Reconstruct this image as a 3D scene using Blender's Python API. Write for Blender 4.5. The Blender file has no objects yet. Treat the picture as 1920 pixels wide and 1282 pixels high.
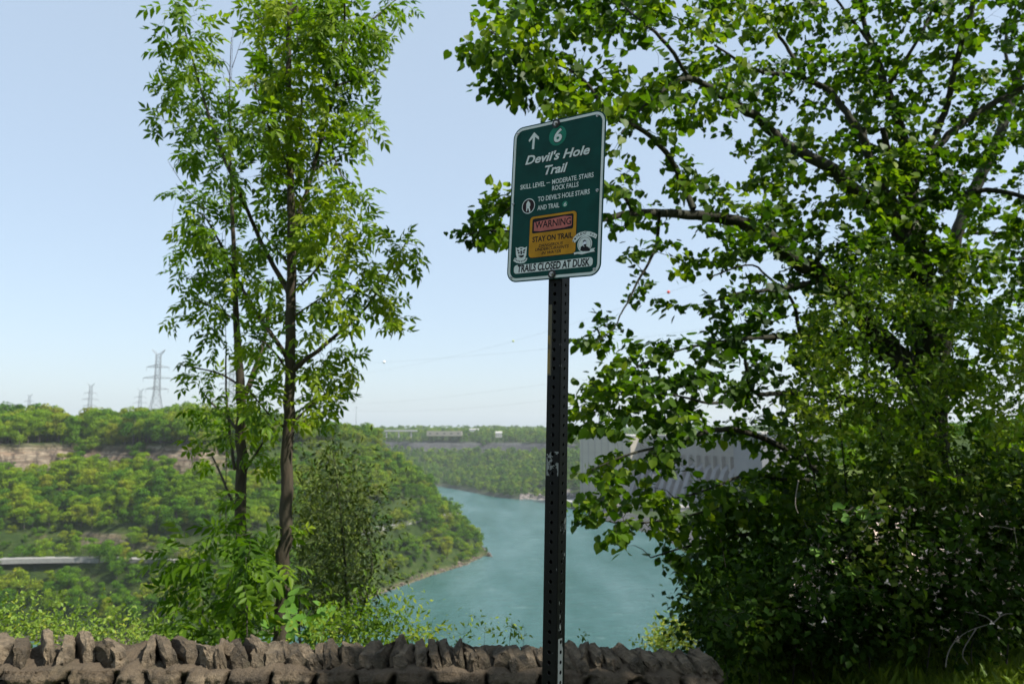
import bpy, bmesh, math, random
import numpy as np
from mathutils import Matrix, Vector
RS = np.random.RandomState(7)
random.seed(7)
C = bpy.data.collections.new("place"); bpy.context.scene.collection.children.link(C)
SC = bpy.context.scene
# ------------------------------------------------------------------ camera
W, H, F = 1920.0, 1282.0, 1430.0
EYE = 1.65
PITCH = math.radians(6.35)
cp, sp = math.cos(PITCH), math.sin(PITCH)
cam = bpy.data.cameras.new("camera"); cam_o = bpy.data.objects.new("camera", cam); C.objects.link(cam_o)
cam.sensor_width = 36; cam.lens = 36 * F / W; cam.clip_end = 30000; cam.clip_start = 0.05
cam_o.location = (0, 0, EYE); cam_o.rotation_euler = (math.pi/2 + PITCH, 0, 0)
cam.dof.use_dof = True; cam.dof.focus_distance = 2.05; cam.dof.aperture_fstop = 5.6
SC.camera = cam_o

def P(px, py, Y):
    """world point seen at photo pixel (px,py), Y metres in front of the eye"""
    px = np.asarray(px, float); py = np.asarray(py, float)
    xr = (px - 960) / F; up = (641 - py) / F
    d = cp - sp * up
    t = Y / d
    return np.stack([xr*t, Y + 0*xr*t, EYE + (sp + cp*up)*t], -1)
def G(px, py, z):
    xr = (px - 960) / F; up = (641 - py) / F
    t = (z - EYE) / (sp + cp*up)
    return (xr*t, (cp - sp*up)*t)
def proj(p):
    p = np.asarray(p, float); x = p[..., 0]; y = p[..., 1]; z = p[..., 2] - EYE
    dep = cp*y + sp*z; u = -sp*y + cp*z
    dep = np.where(dep < 0.1, 0.1, dep)
    return 960 + F*x/dep, 641 - F*u/dep, dep

# ------------------------------------------------------------------ object helpers
def tag(o, label=None, cat=None, group=None, kind=None):
    if label: o['label'] = label
    if cat: o['category'] = cat
    if group: o['group'] = group
    if kind: o['kind'] = kind
    return o
def link(name, me, mats=(), parent=None, smooth=False):
    if mats and not isinstance(mats, (list, tuple)): mats = [mats]
    for m in (mats or ()): me.materials.append(m)
    if smooth: me.polygons.foreach_set('use_smooth', [True]*len(me.polygons))
    o = bpy.data.objects.new(name, me); C.objects.link(o)
    if parent: o.parent = parent
    return o
def empty(name, loc=(0, 0, 0), rz=0, **k):
    o = bpy.data.objects.new(name, None); C.objects.link(o); o.location = loc; o.rotation_euler = (0, 0, rz)
    o.empty_display_size = .1
    return tag(o, **k)
def npmesh(name, V, L, tot, attrs=None, mati=None):
    """V (n,3), L flat loop indices, tot per-face counts"""
    me = bpy.data.meshes.new(name)
    V = np.ascontiguousarray(V, dtype=np.float32); L = np.asarray(L, dtype=np.int32); tot = np.asarray(tot, dtype=np.int32)
    me.vertices.add(len(V)); me.vertices.foreach_set('co', V.ravel())
    me.loops.add(len(L)); me.loops.foreach_set('vertex_index', L)
    me.polygons.add(len(tot)); st = np.zeros(len(tot), np.int32); st[1:] = np.cumsum(tot)[:-1]
    me.polygons.foreach_set('loop_start', st)
    me.polygons.foreach_set('loop_total', tot)
    if mati is not None: me.polygons.foreach_set('material_index', np.asarray(mati, np.int32))
    me.update(calc_edges=True)
    for k, (dom, arr) in (attrs or {}).items():
        a = me.attributes.new(k, 'FLOAT', dom); a.data.foreach_set('value', np.asarray(arr, np.float32))
    return me
class MB:
    def __init__(s): s.v = []; s.f = []; s.n = 0
    def add(s, V, Fs):
        V = np.asarray(V, float).reshape(-1, 3); s.v.append(V)
        for f in Fs: s.f.append([i + s.n for i in f])
        s.n += len(V)
    def box(s, c, d, M=None):
        x, y, z = [q/2 for q in d]
        V = np.array([(a*x, b*y, e*z) for a in (-1, 1) for b in (-1, 1) for e in (-1, 1)])
        if M is not None: V = V @ np.array(M).T
        s.add(V + np.array(c), [(0, 1, 3, 2), (4, 6, 7, 5), (0, 4, 5, 1), (2, 3, 7, 6), (0, 2, 6, 4), (1, 5, 7, 3)])
    def tube(s, pts, rad, n=6, cap=True):
        V, Q = tube_arrays(np.asarray(pts, float), np.asarray(rad, float)*np.ones(len(pts)), n)
        m = len(pts)
        fs = [tuple(q) for q in Q]
        if cap: fs += [tuple(range(n))[::-1], tuple(range((m-1)*n, m*n))]
        s.add(V, fs)
    def mesh(s, name):
        me = bpy.data.meshes.new(name); me.from_pydata(np.concatenate(s.v).tolist(), [], s.f); me.update(); return me
    def build(s, name, mat, parent=None, smooth=False): return link(name, s.mesh(name), mat, parent, smooth)
def tube_arrays(pts, rad, n):
    m = len(pts)
    T = np.gradient(pts, axis=0); T /= np.linalg.norm(T, axis=1)[:, None] + 1e-9
    ref = np.array([0.31, 0.95, 0.05]) if abs(T[0] @ np.array([0.31, 0.95, 0.05])) < .9 else np.array([1., 0, 0])
    A = np.cross(T, ref); A /= np.linalg.norm(A, axis=1)[:, None] + 1e-9
    B = np.cross(T, A)
    th = np.arange(n)*2*np.pi/n
    V = pts[:, None, :] + rad[:, None, None]*(np.cos(th)[None, :, None]*A[:, None, :] + np.sin(th)[None, :, None]*B[:, None, :])
    i = np.arange(m-1)[:, None]*n; j = np.arange(n)[None, :]; j2 = (j+1) % n
    Q = np.stack([i+j, i+j2, i+n+j2, i+n+j], -1).reshape(-1, 4)
    return V.reshape(-1, 3), Q

# ------------------------------------------------------------------ noise
def vnoise(p, seed=0):
    """value noise on (n,2|3) points -> 0..1"""
    p = np.asarray(p, float)
    if p.shape[1] == 2: p = np.c_[p, np.zeros(len(p))]
    i = np.floor(p).astype(np.int64); f = p - i; f = f*f*(3-2*f)
    def h(a, b, c):
        x = (a*374761393 + b*668265263 + c*2147483647 + seed*974634) & 0xffffffff
        x = ((x ^ (x >> 13))*1274126177) & 0xffffffff
        x = (x ^ (x >> 16))
        return (x & 0xffff)/65535.
    r = 0
    for dx in (0, 1):
        for dy in (0, 1):
            for dz in (0, 1):
                w = (f[:, 0] if dx else 1-f[:, 0])*(f[:, 1] if dy else 1-f[:, 1])*(f[:, 2] if dz else 1-f[:, 2])
                r = r + w*h(i[:, 0]+dx, i[:, 1]+dy, i[:, 2]+dz)
    return r
def fbm(p, oct=4, seed=0):
    r = 0; a = .5; t = 0; p = np.asarray(p, float)
    for k in range(oct): r = r + a*vnoise(p*2**k, seed+k); t += a; a *= .5
    return r/t

# ------------------------------------------------------------------ materials
def newmat(name):
    m = bpy.data.materials.new(name); m.use_nodes = True; nt = m.node_tree
    return m, nt, nt.nodes['Principled BSDF'], nt.nodes['Material Output']
def N(nt, t, **k):
    n = nt.nodes.new(t)
    for a, b in k.items():
        if a.startswith('i_'): n.inputs[a[2:].replace('_', ' ')].default_value = b
        else: setattr(n, a, b)
    return n
def ramp(nt, fac, stops):
    r = nt.nodes.new('ShaderNodeValToRGB'); e = r.color_ramp.elements
    while len(e) > 1: e.remove(e[-1])
    e[0].position = stops[0][0]; e[0].color = (*stops[0][1], 1)
    for p, c in stops[1:]:
        q = e.new(p); q.color = (*c, 1)
    nt.links.new(fac, r.inputs[0]); return r.outputs[0]
def noise(nt, scale, detail=4, rough=.55, coord='Object', vec=None, mapping=None):
    tc = nt.nodes.new('ShaderNodeTexCoord'); n = nt.nodes.new('ShaderNodeTexNoise')
    n.inputs['Scale'].default_value = scale; n.inputs['Detail'].default_value = detail; n.inputs['Roughness'].default_value = rough
    src = tc.outputs[coord]
    if mapping:
        mp = nt.nodes.new('ShaderNodeMapping'); mp.inputs['Scale'].default_value = mapping; nt.links.new(src, mp.inputs[0]); src = mp.outputs[0]
    nt.links.new(src, n.inputs['Vector']); return n.outputs['Fac']
def mixc(nt, fac, a, b, mode='MIX'):
    m = nt.nodes.new('ShaderNodeMix'); m.data_type = 'RGBA'; m.blend_type = mode
    for s, v in ((m.inputs[0], fac), (m.inputs[6], a), (m.inputs[7], b)):
        if isinstance(v, (int, float)): s.default_value = v
        elif isinstance(v, tuple): s.default_value = (*v, 1)
        else: nt.links.new(v, s)
    return m.outputs[2]
def bump(nt, b, h, strength=.5, dist=.02):
    n = nt.nodes.new('ShaderNodeBump'); n.inputs['Strength'].default_value = strength; n.inputs['Distance'].default_value = dist
    nt.links.new(h, n.inputs['Height']); nt.links.new(n.outputs[0], b.inputs['Normal'])
def plain(name, col, rough=.6, metal=0., nscale=None, var=.25, bumpd=None, spec=None):
    m, nt, b, o = newmat(name)
    b.inputs['Roughness'].default_value = rough; b.inputs['Metallic'].default_value = metal
    if spec is not None: b.inputs['Specular IOR Level'].default_value = spec
    if nscale:
        f = noise(nt, nscale, 5)
        c = ramp(nt, f, [(.3, tuple(x*(1-var) for x in col)), (.7, tuple(min(1, x*(1+var)) for x in col))])
        nt.links.new(c, b.inputs['Base Color'])
        if bumpd: bump(nt, b, f, .6, bumpd)
    else: b.inputs['Base Color'].default_value = (*col, 1)
    return m
def leafmat(name, stops, trans=.35, rough=.5, attr='tint', objrand=False, tboost=(1.25, 1.35, .45), spec=.22):
    m, nt, b, out = newmat(name)
    if objrand:
        oi = nt.nodes.new('ShaderNodeObjectInfo'); at = N(nt, 'ShaderNodeAttribute', attribute_name=attr)
        mm = N(nt, 'ShaderNodeMath', operation='MULTIPLY_ADD'); nt.links.new(oi.outputs['Random'], mm.inputs[0]); mm.inputs[1].default_value = .75
        m2 = N(nt, 'ShaderNodeMath', operation='MULTIPLY'); nt.links.new(at.outputs['Fac'], m2.inputs[0]); m2.inputs[1].default_value = .25
        nt.links.new(m2.outputs[0], mm.inputs[2]); fac = mm.outputs[0]
    else:
        at = N(nt, 'ShaderNodeAttribute', attribute_name=attr); fac = at.outputs['Fac']
    col = ramp(nt, fac, stops)
    b.inputs['Roughness'].default_value = rough; b.inputs['Specular IOR Level'].default_value = spec
    nt.links.new(col, b.inputs['Base Color'])
    tr = nt.nodes.new('ShaderNodeBsdfTranslucent')
    tc = mixc(nt, 1.0, col, tboost, 'MULTIPLY'); nt.links.new(tc, tr.inputs[0])
    mx = nt.nodes.new('ShaderNodeMixShader'); mx.inputs[0].default_value = trans
    nt.links.new(b.outputs[0], mx.inputs[1]); nt.links.new(tr.outputs[0], mx.inputs[2]); nt.links.new(mx.outputs[0], out.inputs[0])
    return m
def barkmat(name, c0, c1, scale=22, stretch=.22):
    m, nt, b, o = newmat(name); b.inputs['Roughness'].default_value = .85; b.inputs['Specular IOR Level'].default_value = .2
    f = noise(nt, scale, 6, .7, mapping=(1, 1, stretch)); g = noise(nt, 2.2, 3)
    c = ramp(nt, f, [(.34, c0), (.62, c1)])
    c = mixc(nt, g, c, (c1[0]*.8+.02, c1[1]*.9+.03, c1[2]*.8+.02))
    nt.links.new(c, b.inputs['Base Color']); bump(nt, b, f, .8, .02); return m

M = {}
M['ash_leaf'] = leafmat('ash_leaf', [(0, (.042, .098, .005)), (.5, (.11, .20, .008)), (1, (.23, .30, .014))], .5)
M['linden_leaf'] = leafmat('linden_leaf', [(0, (.020, .055, .004)), (.55, (.070, .140, .006)), (1, (.20, .27, .012))], .52)
M['shrub_leaf'] = leafmat('shrub_leaf', [(0, (.04, .09, .005)), (.5, (.11, .19, .008)), (1, (.24, .29, .03))], .42)
M['yellow_leaf'] = leafmat('yellow_leaf', [(0, (.10, .17, .02)), (.6, (.17, .26, .035)), (1, (.32, .33, .04))], .35)
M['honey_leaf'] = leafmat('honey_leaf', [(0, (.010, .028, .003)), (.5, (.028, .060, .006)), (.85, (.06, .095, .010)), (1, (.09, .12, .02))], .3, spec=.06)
M['vine_leaf'] = leafmat('vine_leaf', [(0, (.07, .17, .02)), (1, (.13, .25, .04))], .35)
M['cedar_leaf'] = leafmat('cedar_leaf', [(0, (.04, .065, .010)), (1, (.10, .135, .02))], .2)
M['grass'] = leafmat('grass_blades', [(0, (.07, .13, .01)), (1, (.21, .28, .03))], .35)
M['flower'] = plain('blossom', (.85, .68, .60), .6)
M['bark_ash'] = barkmat('bark_ash', (.008, .005, .004), (.065, .043, .031))
M['bark_dark'] = barkmat('bark_dark', (.006, .005, .004), (.034, .026, .019))
M['twig'] = plain('twig_bark', (.05, .042, .032), .8)
M['dead_twig'] = plain('dead_twig', (.24, .21, .18), .8)

# ------------------------------------------------------------------ growing plants
def resample(poly, step):
    poly = np.asarray(poly, float); out = [poly[0]]
    for a, b in zip(poly[:-1], poly[1:]):
        n = max(1, int(np.linalg.norm((b-a)[:3])/step))
        for k in range(1, n+1): out.append(a+(b-a)*k/n)
    return np.array(out)
def smooth_poly(p, it=2):
    p = np.asarray(p, float)
    for _ in range(it):
        q = [p[0]]
        for a, b in zip(p[:-1], p[1:]): q += [a*.75+b*.25, a*.25+b*.75]
        q.append(p[-1]); p = np.array(q)
    return p
class Plant:
    def __init__(s, seed=1):
        s.rs = np.random.RandomState(seed); s.chains = []; s.pos = np.zeros((0, 3)); s.rad = np.zeros(0); s.tw = []
    def limb(s, pts, step=.12):
        """pts rows: x,y,z,radius (metres)"""
        q = smooth_poly(pts, 2)
        q = resample(q, step)
        q[1:-1, :3] += s.rs.normal(0, 1, (len(q)-2, 3))*q[1:-1, 3:4]*.12
        s.chains.append((q[:, :3], q[:, 3], 9 if q[0, 3] > .02 else 6))
        s.pos = np.vstack([s.pos, q[:, :3]]); s.rad = np.append(s.rad, q[:, 3])
    def limb_px(s, pts, Yf, step=.12):
        """pts rows: px,py,width px ; Yf depth (number or function of px,py)"""
        R = []
        for px, py, w in pts:
            Y = Yf(px, py) if callable(Yf) else Yf
            R.append([*P(px, py, Y), w/2*Y/F])
        s.limb(R, step)
    def twigs(s, att, r0=.0035, seg=.09, sag=.12, jit=.2, maxlen=9.):
        att = np.asarray(att, float)
        d = np.array([np.min(np.sum((s.pos-a)**2, 1)) for a in att]); att = att[np.argsort(d)]
        for a in att:
            dd = np.linalg.norm(s.pos-a, axis=1); k = int(np.argmin(dd + s.rad*2.)); L = dd[k]
            if L < .04 or L > maxlen: continue
            b = s.pos[k]; n = max(3, int(L/seg)+1); t = np.linspace(0, 1, n+1)[:, None]
            side = s.rs.normal(0, 1, 3); side -= side @ (a-b)*(a-b)/(L*L); side *= jit*L/ (np.linalg.norm(side)+1e-6)
            q = b+(a-b)*t + np.sin(t*np.pi)*side*.6 + np.array([0, 0, -1])*(sag*L)*(t*t-t)*1.0
            q[1:-1] += s.rs.normal(0, .06*seg, (n-1, 3))
            rb = min(s.rad[k]*.75, r0*(1+1.6*L)); r = rb + (r0*.45-rb)*np.linspace(0, 1, n+1)
            s.chains.append((q, r, 4)); s.tw.append(q)
            s.pos = np.vstack([s.pos, q[1:]]); s.rad = np.append(s.rad, r[1:])
    def bark(s, name, mat, parent, only=None):
        V = []; Q = []; n0 = 0
        for q, r, n in s.chains:
            v, f = tube_arrays(q, r, n); V.append(v); Q.append(f+n0); n0 += len(v)
        V = np.concatenate(V); Q = np.concatenate(Q)
        return link(name, npmesh(name, V, Q.ravel(), np.full(len(Q), 4)), mat, parent, True)
    def leafspots(s, per_m=30, start=.25, spread=.03, tipn=2):
        p = []; d = []
        for q in s.tw:
            L = np.linalg.norm(np.diff(q, axis=0), axis=1).sum(); n = max(1, int(L*(1-start)*per_m))
            t = start+(1-start)*s.rs.rand(n); t = np.append(t, [1.]*tipn)
            x = t*(len(q)-1); i = np.minimum(x.astype(int), len(q)-2); f = (x-i)[:, None]
            p.append(q[i]*(1-f)+q[i+1]*f); dd = q[i+1]-q[i]; d.append(dd/(np.linalg.norm(dd, axis=1)[:, None]+1e-9))
        p = np.concatenate(p); d = np.concatenate(d); p = p+s.rs.normal(0, spread, p.shape); return p, d
def orient(d, up):
    Y = d/(np.linalg.norm(d, axis=1)[:, None]+1e-9)
    X = np.cross(Y, up); X /= np.linalg.norm(X, axis=1)[:, None]+1e-9
    Z = np.cross(X, Y); return np.stack([X, Y, Z], -1)     # columns
def scatter(name, tmpl, pos, Rm, sc, tint, mat, parent=None):
    tv, tf = tmpl; tv = np.asarray(tv, float); n = len(pos); k = len(tv)
    V = np.einsum('nij,kj->nki', Rm, tv)*sc[:, None, None] + pos[:, None, :]
    fl = np.concatenate([np.array(f) for f in tf]); tot = np.array([len(f) for f in tf])
    L = (np.arange(n)[:, None]*k+fl[None, :]).ravel()
    att = np.repeat(np.clip(tint, 0, 1), len(tf))
    return link(name, npmesh(name, V.reshape(-1, 3), L, np.tile(tot, n), {'tint': ('FACE', att)}), mat, parent)
def join_tmpl(ts):
    V = []; Fc = []; n = 0
    for v, f in ts:
        V.append(np.asarray(v, float)); Fc += [[i+n for i in q] for q in f]; n += len(v)
    return np.concatenate(V), Fc
def leaflet(l=1., w=.36, fold=.10, droop=.12):
    v = [(0, 0, 0), (-w/2, l*.38, fold*l), (w/2, l*.38, fold*l), (0, l*.5, -.0), (-w*.27, l*.75, fold*l*.5-droop*l*.5), (w*.27, l*.75, fold*l*.5-droop*l*.5), (0, l, -droop*l)]
    return v, [[0, 3, 1], [0, 2, 3], [1, 3, 6, 4], [3, 2, 5, 6]]
def compound(n=3, droop=.5, seed=0):
    r = np.random.RandomState(seed); ts = []; L = 1.
    def at(t): return np.array([0, t*L*(1-.12*t*droop), -droop*.45*t*t*L])
    for k in range(n):
        t = .30+.55*k/max(1, n-1)
        for s in (-1, 1):
            v, f = leaflet(.50*r.uniform(.85, 1.1), .19)
            a = s*math.radians(r.uniform(50, 68)); b = -r.uniform(.25, .75)
            R = np.array(Matrix.Rotation(-a, 3, 'Z') @ Matrix.Rotation(b, 3, 'X'))
            ts.append(((np.array(v) @ R.T)+at(t), f))
    v, f = leaflet(.56, .21); R = np.array(Matrix.Rotation(-.7, 3, 'X')); ts.append(((np.array(v) @ R.T)+at(.92), f))
    a = [at(t) for t in (0, .45, .92)]; w = np.array([.006, 0, 0])
    ts.append((np.array([a[0]-w, a[0]+w, a[1]-w, a[1]+w, a[2]-w, a[2]+w]), [[0, 1, 3, 2], [2, 3, 5, 4]]))
    return join_tmpl(ts)
def heart():
    o = [(0, .03), (.22, -.05), (.43, .10), (.50, .36), (.40, .62), (.20, .84), (0, 1.06)]
    v = [(x, y, .10*abs(x)-.16*y*y) for x, y in o]+[(-x, y, .10*abs(x)-.16*y*y) for x, y in o[1:-1][::-1]]
    n = len(o); R = list(range(n)); Lf = [n-1]+list(range(n, 2*n-2))+[0]
    v.append((0, .45, -.09)); c = len(v)-1
    return v, [R[:4]+[c], R[3:]+[c], Lf[:4]+[c], Lf[3:]+[c]]
def oval(w=.5):
    v = [(0, 0, 0), (-w/2, .45, .08), (0, .5, 0), (w/2, .45, .08), (0, 1, -.08)]
    return v, [[0, 2, 1], [0, 3, 2], [1, 2, 4], [2, 3, 4]]
def blobs_pts(bl, Yf, rs, k=1., dz=.6):
    out = []
    for b in bl:
        cx, cy, rx, ry = b[:4]; n = max(1, int(round(k*rx*ry/300.)))
        for _ in range(n):
            a = rs.rand()*2*math.pi; r = math.sqrt(rs.rand())
            x = cx+math.cos(a)*r*rx; y = cy+math.sin(a)*r*ry
            Y = (Yf(x, y) if callable(Yf) else Yf)+rs.normal(0, dz*.5)
            out.append(P(x, y, Y))
    return np.array(out)
def jitdir(d, rs, j, droop):
    v = d + rs.normal(0, j, d.shape); v[:, 2] -= droop; return v/(np.linalg.norm(v, axis=1)[:, None]+1e-9)
def upj(n, rs, j):
    u = rs.normal(0, j, (n, 3)); u[:, 2] += 1; return u/np.linalg.norm(u, axis=1)[:, None]

# ================================================================== TERRAIN
WZ = -91.
def gp(px, py): x, y = G(px, py, WZ); return (float(x), float(y))
LEFT = [(-2600, -500), (-1300, -250), (-700, 30), (-420, 215), gp(-200, 1222), gp(0, 1200), gp(300, 1212), gp(520, 1190), gp(700, 1118), gp(800, 1082), gp(870, 1060),
        gp(908, 1042), (-14, 560), (-24, 610), (-48, 690), (-90, 780), (-170, 900), (-320, 1050), (-700, 1250), (-2500, 2200), (-9000, 5000), (-9500, -500)]
FAR = [(-9000, 5600), (-2500, 2560), (-800, 1590), (-380, 1300), (-200, 1190), gp(825, 912), gp(880, 922), gp(925, 931), gp(965, 936), gp(1010, 936), gp(1060, 940),
       gp(1110, 948), gp(1130, 975), gp(1190, 992), gp(1250, 1012), gp(1295, 1045), (150, 520), (400, 400), (9000, 300), (9000, 11000), (-9000, 11000)]
def sdist(pts, poly):
    poly = np.asarray(poly, float); a = poly; b = np.roll(poly, -1, 0)
    dm = np.full(len(pts), 1e18); ins = np.zeros(len(pts), bool); X = pts[:, 0]; Y = pts[:, 1]
    for (ax, ay), (bx, by) in zip(a, b):
        ex, ey = bx-ax, by-ay; L = ex*ex+ey*ey+1e-9
        t = np.clip(((X-ax)*ex+(Y-ay)*ey)/L, 0, 1)
        dm = np.minimum(dm, (X-ax-t*ex)**2+(Y-ay-t*ey)**2)
        c = (ay > Y) != (by > Y)
        with np.errstate(divide='ignore', invalid='ignore'):
            ins ^= c & (X < (bx-ax)*(Y-ay)/(by-ay+1e-12)+ax)
    d = np.sqrt(dm); return np.where(ins, d, -d)
def lscale(x): return np.interp(x, [-260, -150], [1.0, .70])
def deff_left(x, y):
    p = np.c_[x, y]; d = sdist(p, LEFT)
    wob = (fbm(p*.02, 3, 5)-.5)*14 + (fbm(p*.09, 3, 9)-.5)*5
    ds = d/lscale(x)
    return ds + wob*np.clip((ds-52)/15, 0, 1)
ZL = ([-60, -12, 0, 2, 6, 40, 48, 51, 57, 108, 111, 114.5, 118, 122, 160, 500, 9000], [-99, -95, -91.6, -89.6, -88, -62.4, -62, -57, -52.5, -26, -22, -14.5, -13.5, -8.2, -7.6, -6, 8])
ZF = ([-60, -12, 0, 3, 10, 60, 150, 196, 207, 216, 262, 320, 900, 9000], [-99, -95, -91.6, -89, -86.5, -76, -54, -44, -30, -27, -18, -15, -12, -5])
def zterrain(x, y, detail=True):
    p = np.c_[x, y]
    zl = np.interp(deff_left(x, y), *ZL)
    df = sdist(p, FAR); df = df+(fbm(p*.008, 3, 21)-.5)*70*np.clip((df-60)/80, 0, 1)
    zf = np.interp(df, *ZF)
    edge = 6.6+np.maximum(0, x-2.0)*2.2+np.maximum(0, -x-8)*.1
    s = y-edge
    zo = np.where(s < 0, 0, np.where(s < 2, -.35*s*s/2, -.7-(s-2)*.93)); zo = np.where((zo < -93) | (y > 600), -99, zo)
    zo = np.where(y > 430+.2*np.abs(x), -99, zo)
    zo = np.where(y > 4.4, zo-np.clip((y-4.4)*.45, 0, .75)*np.clip((2.6-x)/1.5, .15, 1), zo)
    z = np.maximum(np.maximum(zl, zf), zo)
    if detail:
        far = np.clip((np.hypot(x, y)-30)/60, 0, 1)
        steep = far*np.clip((z+91)/4, 0, 1)
        z = z+steep*(fbm(p*.05, 4, 3)-.5)*3.2
        z = z+(1-far)*(fbm(p*1.1, 3, 4)-.5)*.08*np.clip(2-s, 0, 1)
    return z
def zt(x, y): return float(zterrain(np.array([float(x)]), np.array([float(y)]))[0])

az = np.concatenate([np.linspace(-180, -48, 34)[:-1], np.linspace(-48, 48, 500), np.linspace(48, 180, 34)[1:]])
az = np.radians(az)
rr = np.concatenate([np.linspace(.5, 14, 70)[:-1], np.geomspace(14, 280, 60)[:-1], np.linspace(280, 760, 230)[:-1], np.linspace(760, 1500, 130)[:-1], np.geomspace(1500, 5200, 24)])
A, R = np.meshgrid(az, rr)
X = (np.sin(A)*R).ravel(); Y = (np.cos(A)*R).ravel()
Z = zterrain(X, Y)
na, nr = len(az), len(rr)
V = np.c_[X, Y, Z]; V = np.vstack([V, [[0, 0, 0]]])
i = (np.arange(nr-1)[:, None]*na+np.arange(na-1)[None, :]).ravel()
Q = np.stack([i, i+1, i+na+1, i+na], 1)[:, ::-1]
T = np.stack([np.full(na-1, len(V)-1), np.arange(na-1), np.arange(na-1)+1], 1)[:, ::-1]
L = np.concatenate([Q.ravel(), T.ravel()]); tot = np.concatenate([np.full(len(Q), 4), np.full(len(T), 3)])
dl = deff_left(V[:, 0], V[:, 1]); df = sdist(V[:, :2], FAR); df = df+(fbm(V[:, :2]*.008, 3, 21)-.5)*70*np.clip((df-60)/80, 0, 1)
rock = np.interp(dl, [-5, 0, 2, 4, 49, 51, 57, 60, 108, 111, 119, 123], [.5, .5, .4, 0, 0, .8, .7, 0, 0, 1, 1, 0])
m2, nt, b, out = newmat('ground_mat')
geo = N(nt, 'ShaderNodeNewGeometry'); sx = N(nt, 'ShaderNodeSeparateXYZ'); nt.links.new(geo.outputs['Position'], sx.inputs[0])
rk = N(nt, 'ShaderNodeAttribute', attribute_name='rock').outputs['Fac']
fk = N(nt, 'ShaderNodeAttribute', attribute_name='farcliff').outputs['Fac']
g1 = noise(nt, .12, 5, .6); g2 = noise(nt, .035, 4, .6, mapping=(1, 1, 9)); g3 = noise(nt, .5, 5, .7, mapping=(.5, .5, 2.5))
soil = ramp(nt, g1, [(.35, (.02, .038, .008)), (.6, (.04, .062, .014)), (.8, (.09, .075, .04))])
strata = ramp(nt, g2, [(.32, (.10, .06, .04)), (.45, (.32, .27, .20)), (.55, (.22, .15, .10)), (.66, (.40, .36, .28))])
cr_ = noise(nt, .30, 6, .75, mapping=(1, 1, .16)); hz_ = noise(nt, .55, 4, .6, mapping=(.06, .06, 1))
strata = mixc(nt, ramp(nt, g3, [(.35, (.7,)*3), (.6, (0,)*3)]), strata, (.10, .075, .055))
strata = mixc(nt, ramp(nt, cr_, [(.40, (.85,)*3), (.52, (0,)*3)]), strata, (.045, .035, .03)); strata = mixc(nt, ramp(nt, hz_, [(.40, (.7,)*3), (.50, (0,)*3)]), strata, (.05, .04, .035))
fcl = ramp(nt, cr_, [(.35, (.025, .027, .03)), (.5, (.07, .07, .075)), (.65, (.12, .115, .11))]); fcl = mixc(nt, ramp(nt, hz_, [(.42, (.6,)*3), (.52, (0,)*3)]), fcl, (.03, .035, .03))
c = mixc(nt, rk, soil, strata); c = mixc(nt, fk, c, fcl)
near = N(nt, 'ShaderNodeMath', operation='LESS_THAN'); nt.links.new(sx.outputs['Y'], near.inputs[0]); near.inputs[1].default_value = 40
lawn = ramp(nt, noise(nt, 6, 5, .7), [(.3, (.05, .075, .018)), (.6, (.09, .12, .03)), (.8, (.13, .11, .06))])
c = mixc(nt, near.outputs[0], c, lawn)
nt.links.new(c, b.inputs['Base Color']); b.inputs['Roughness'].default_value = .95; b.inputs['Specular IOR Level'].default_value = .1
bump(nt, b, g3, .7, 1.2)
far_rock = np.interp(df, [-8, 0, 6, 9, 188, 197, 214, 222], [.7, .7, .5, 0, 0, 1, 1, 0])*(V[:, 1] > 700)
far_rock = np.where((V[:, 1] > 600) & (df > -8) & (df < 25) & (V[:, 0] > 30), 1, far_rock)
me = npmesh('ground', V, L, tot, {'rock': ('POINT', rock*(dl > -8)*np.where(dl > 10, np.interp(V[:, 0], [-175, -150], [1, 0]), 1)*np.where(dl > 100, 1, np.where(dl > 40, np.clip((vnoise(V[:, :2]*.03, 8)-.5)*7, 0, 1), 1))*(V[:, 0] < 40)*(V[:, 1] > 30)), 'farcliff': ('POINT', far_rock)})
tag(link('ground', me, m2, None, True), kind='structure')

# water
m, nt, b, out = newmat('river_water')
w1 = noise(nt, .10, 8, .74, mapping=(.55, .9, 1)); w2 = noise(nt, .35, 6, .7, mapping=(1, .5, 1)); w3 = noise(nt, .012, 6, .65, mapping=(1.8, .5, 1))
c = ramp(nt, w3, [(.34, (.018, .076, .066)), (.5, (.04, .108, .104)), (.66, (.072, .146, .148))])
foam = ramp(nt, w1, [(.58, (0, 0, 0)), (.78, (.45, .45, .45))])
c = mixc(nt, foam, c, (.26, .36, .35))
nt.links.new(c, b.inputs['Base Color']); b.inputs['Roughness'].default_value = .22; b.inputs['IOR'].default_value = 1.33
bn = N(nt, 'ShaderNodeBump'); bn.inputs['Strength'].default_value = .75; bn.inputs['Distance'].default_value = 2.6
ad = N(nt, 'ShaderNodeMath', operation='MULTIPLY_ADD'); nt.links.new(w2, ad.inputs[0]); ad.inputs[1].default_value = .35; nt.links.new(w1, ad.inputs[2])
nt.links.new(ad.outputs[0], bn.inputs['Height']); nt.links.new(bn.outputs[0], b.inputs['Normal'])
me = bpy.data.meshes.new('river'); me.from_pydata([(-2500, -600, WZ), (700, -600, WZ), (700, 1500, WZ), (-2500, 2600, WZ)], [], [(0, 1, 2, 3)])
tag(link('river_water', me, m), kind='structure')

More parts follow.
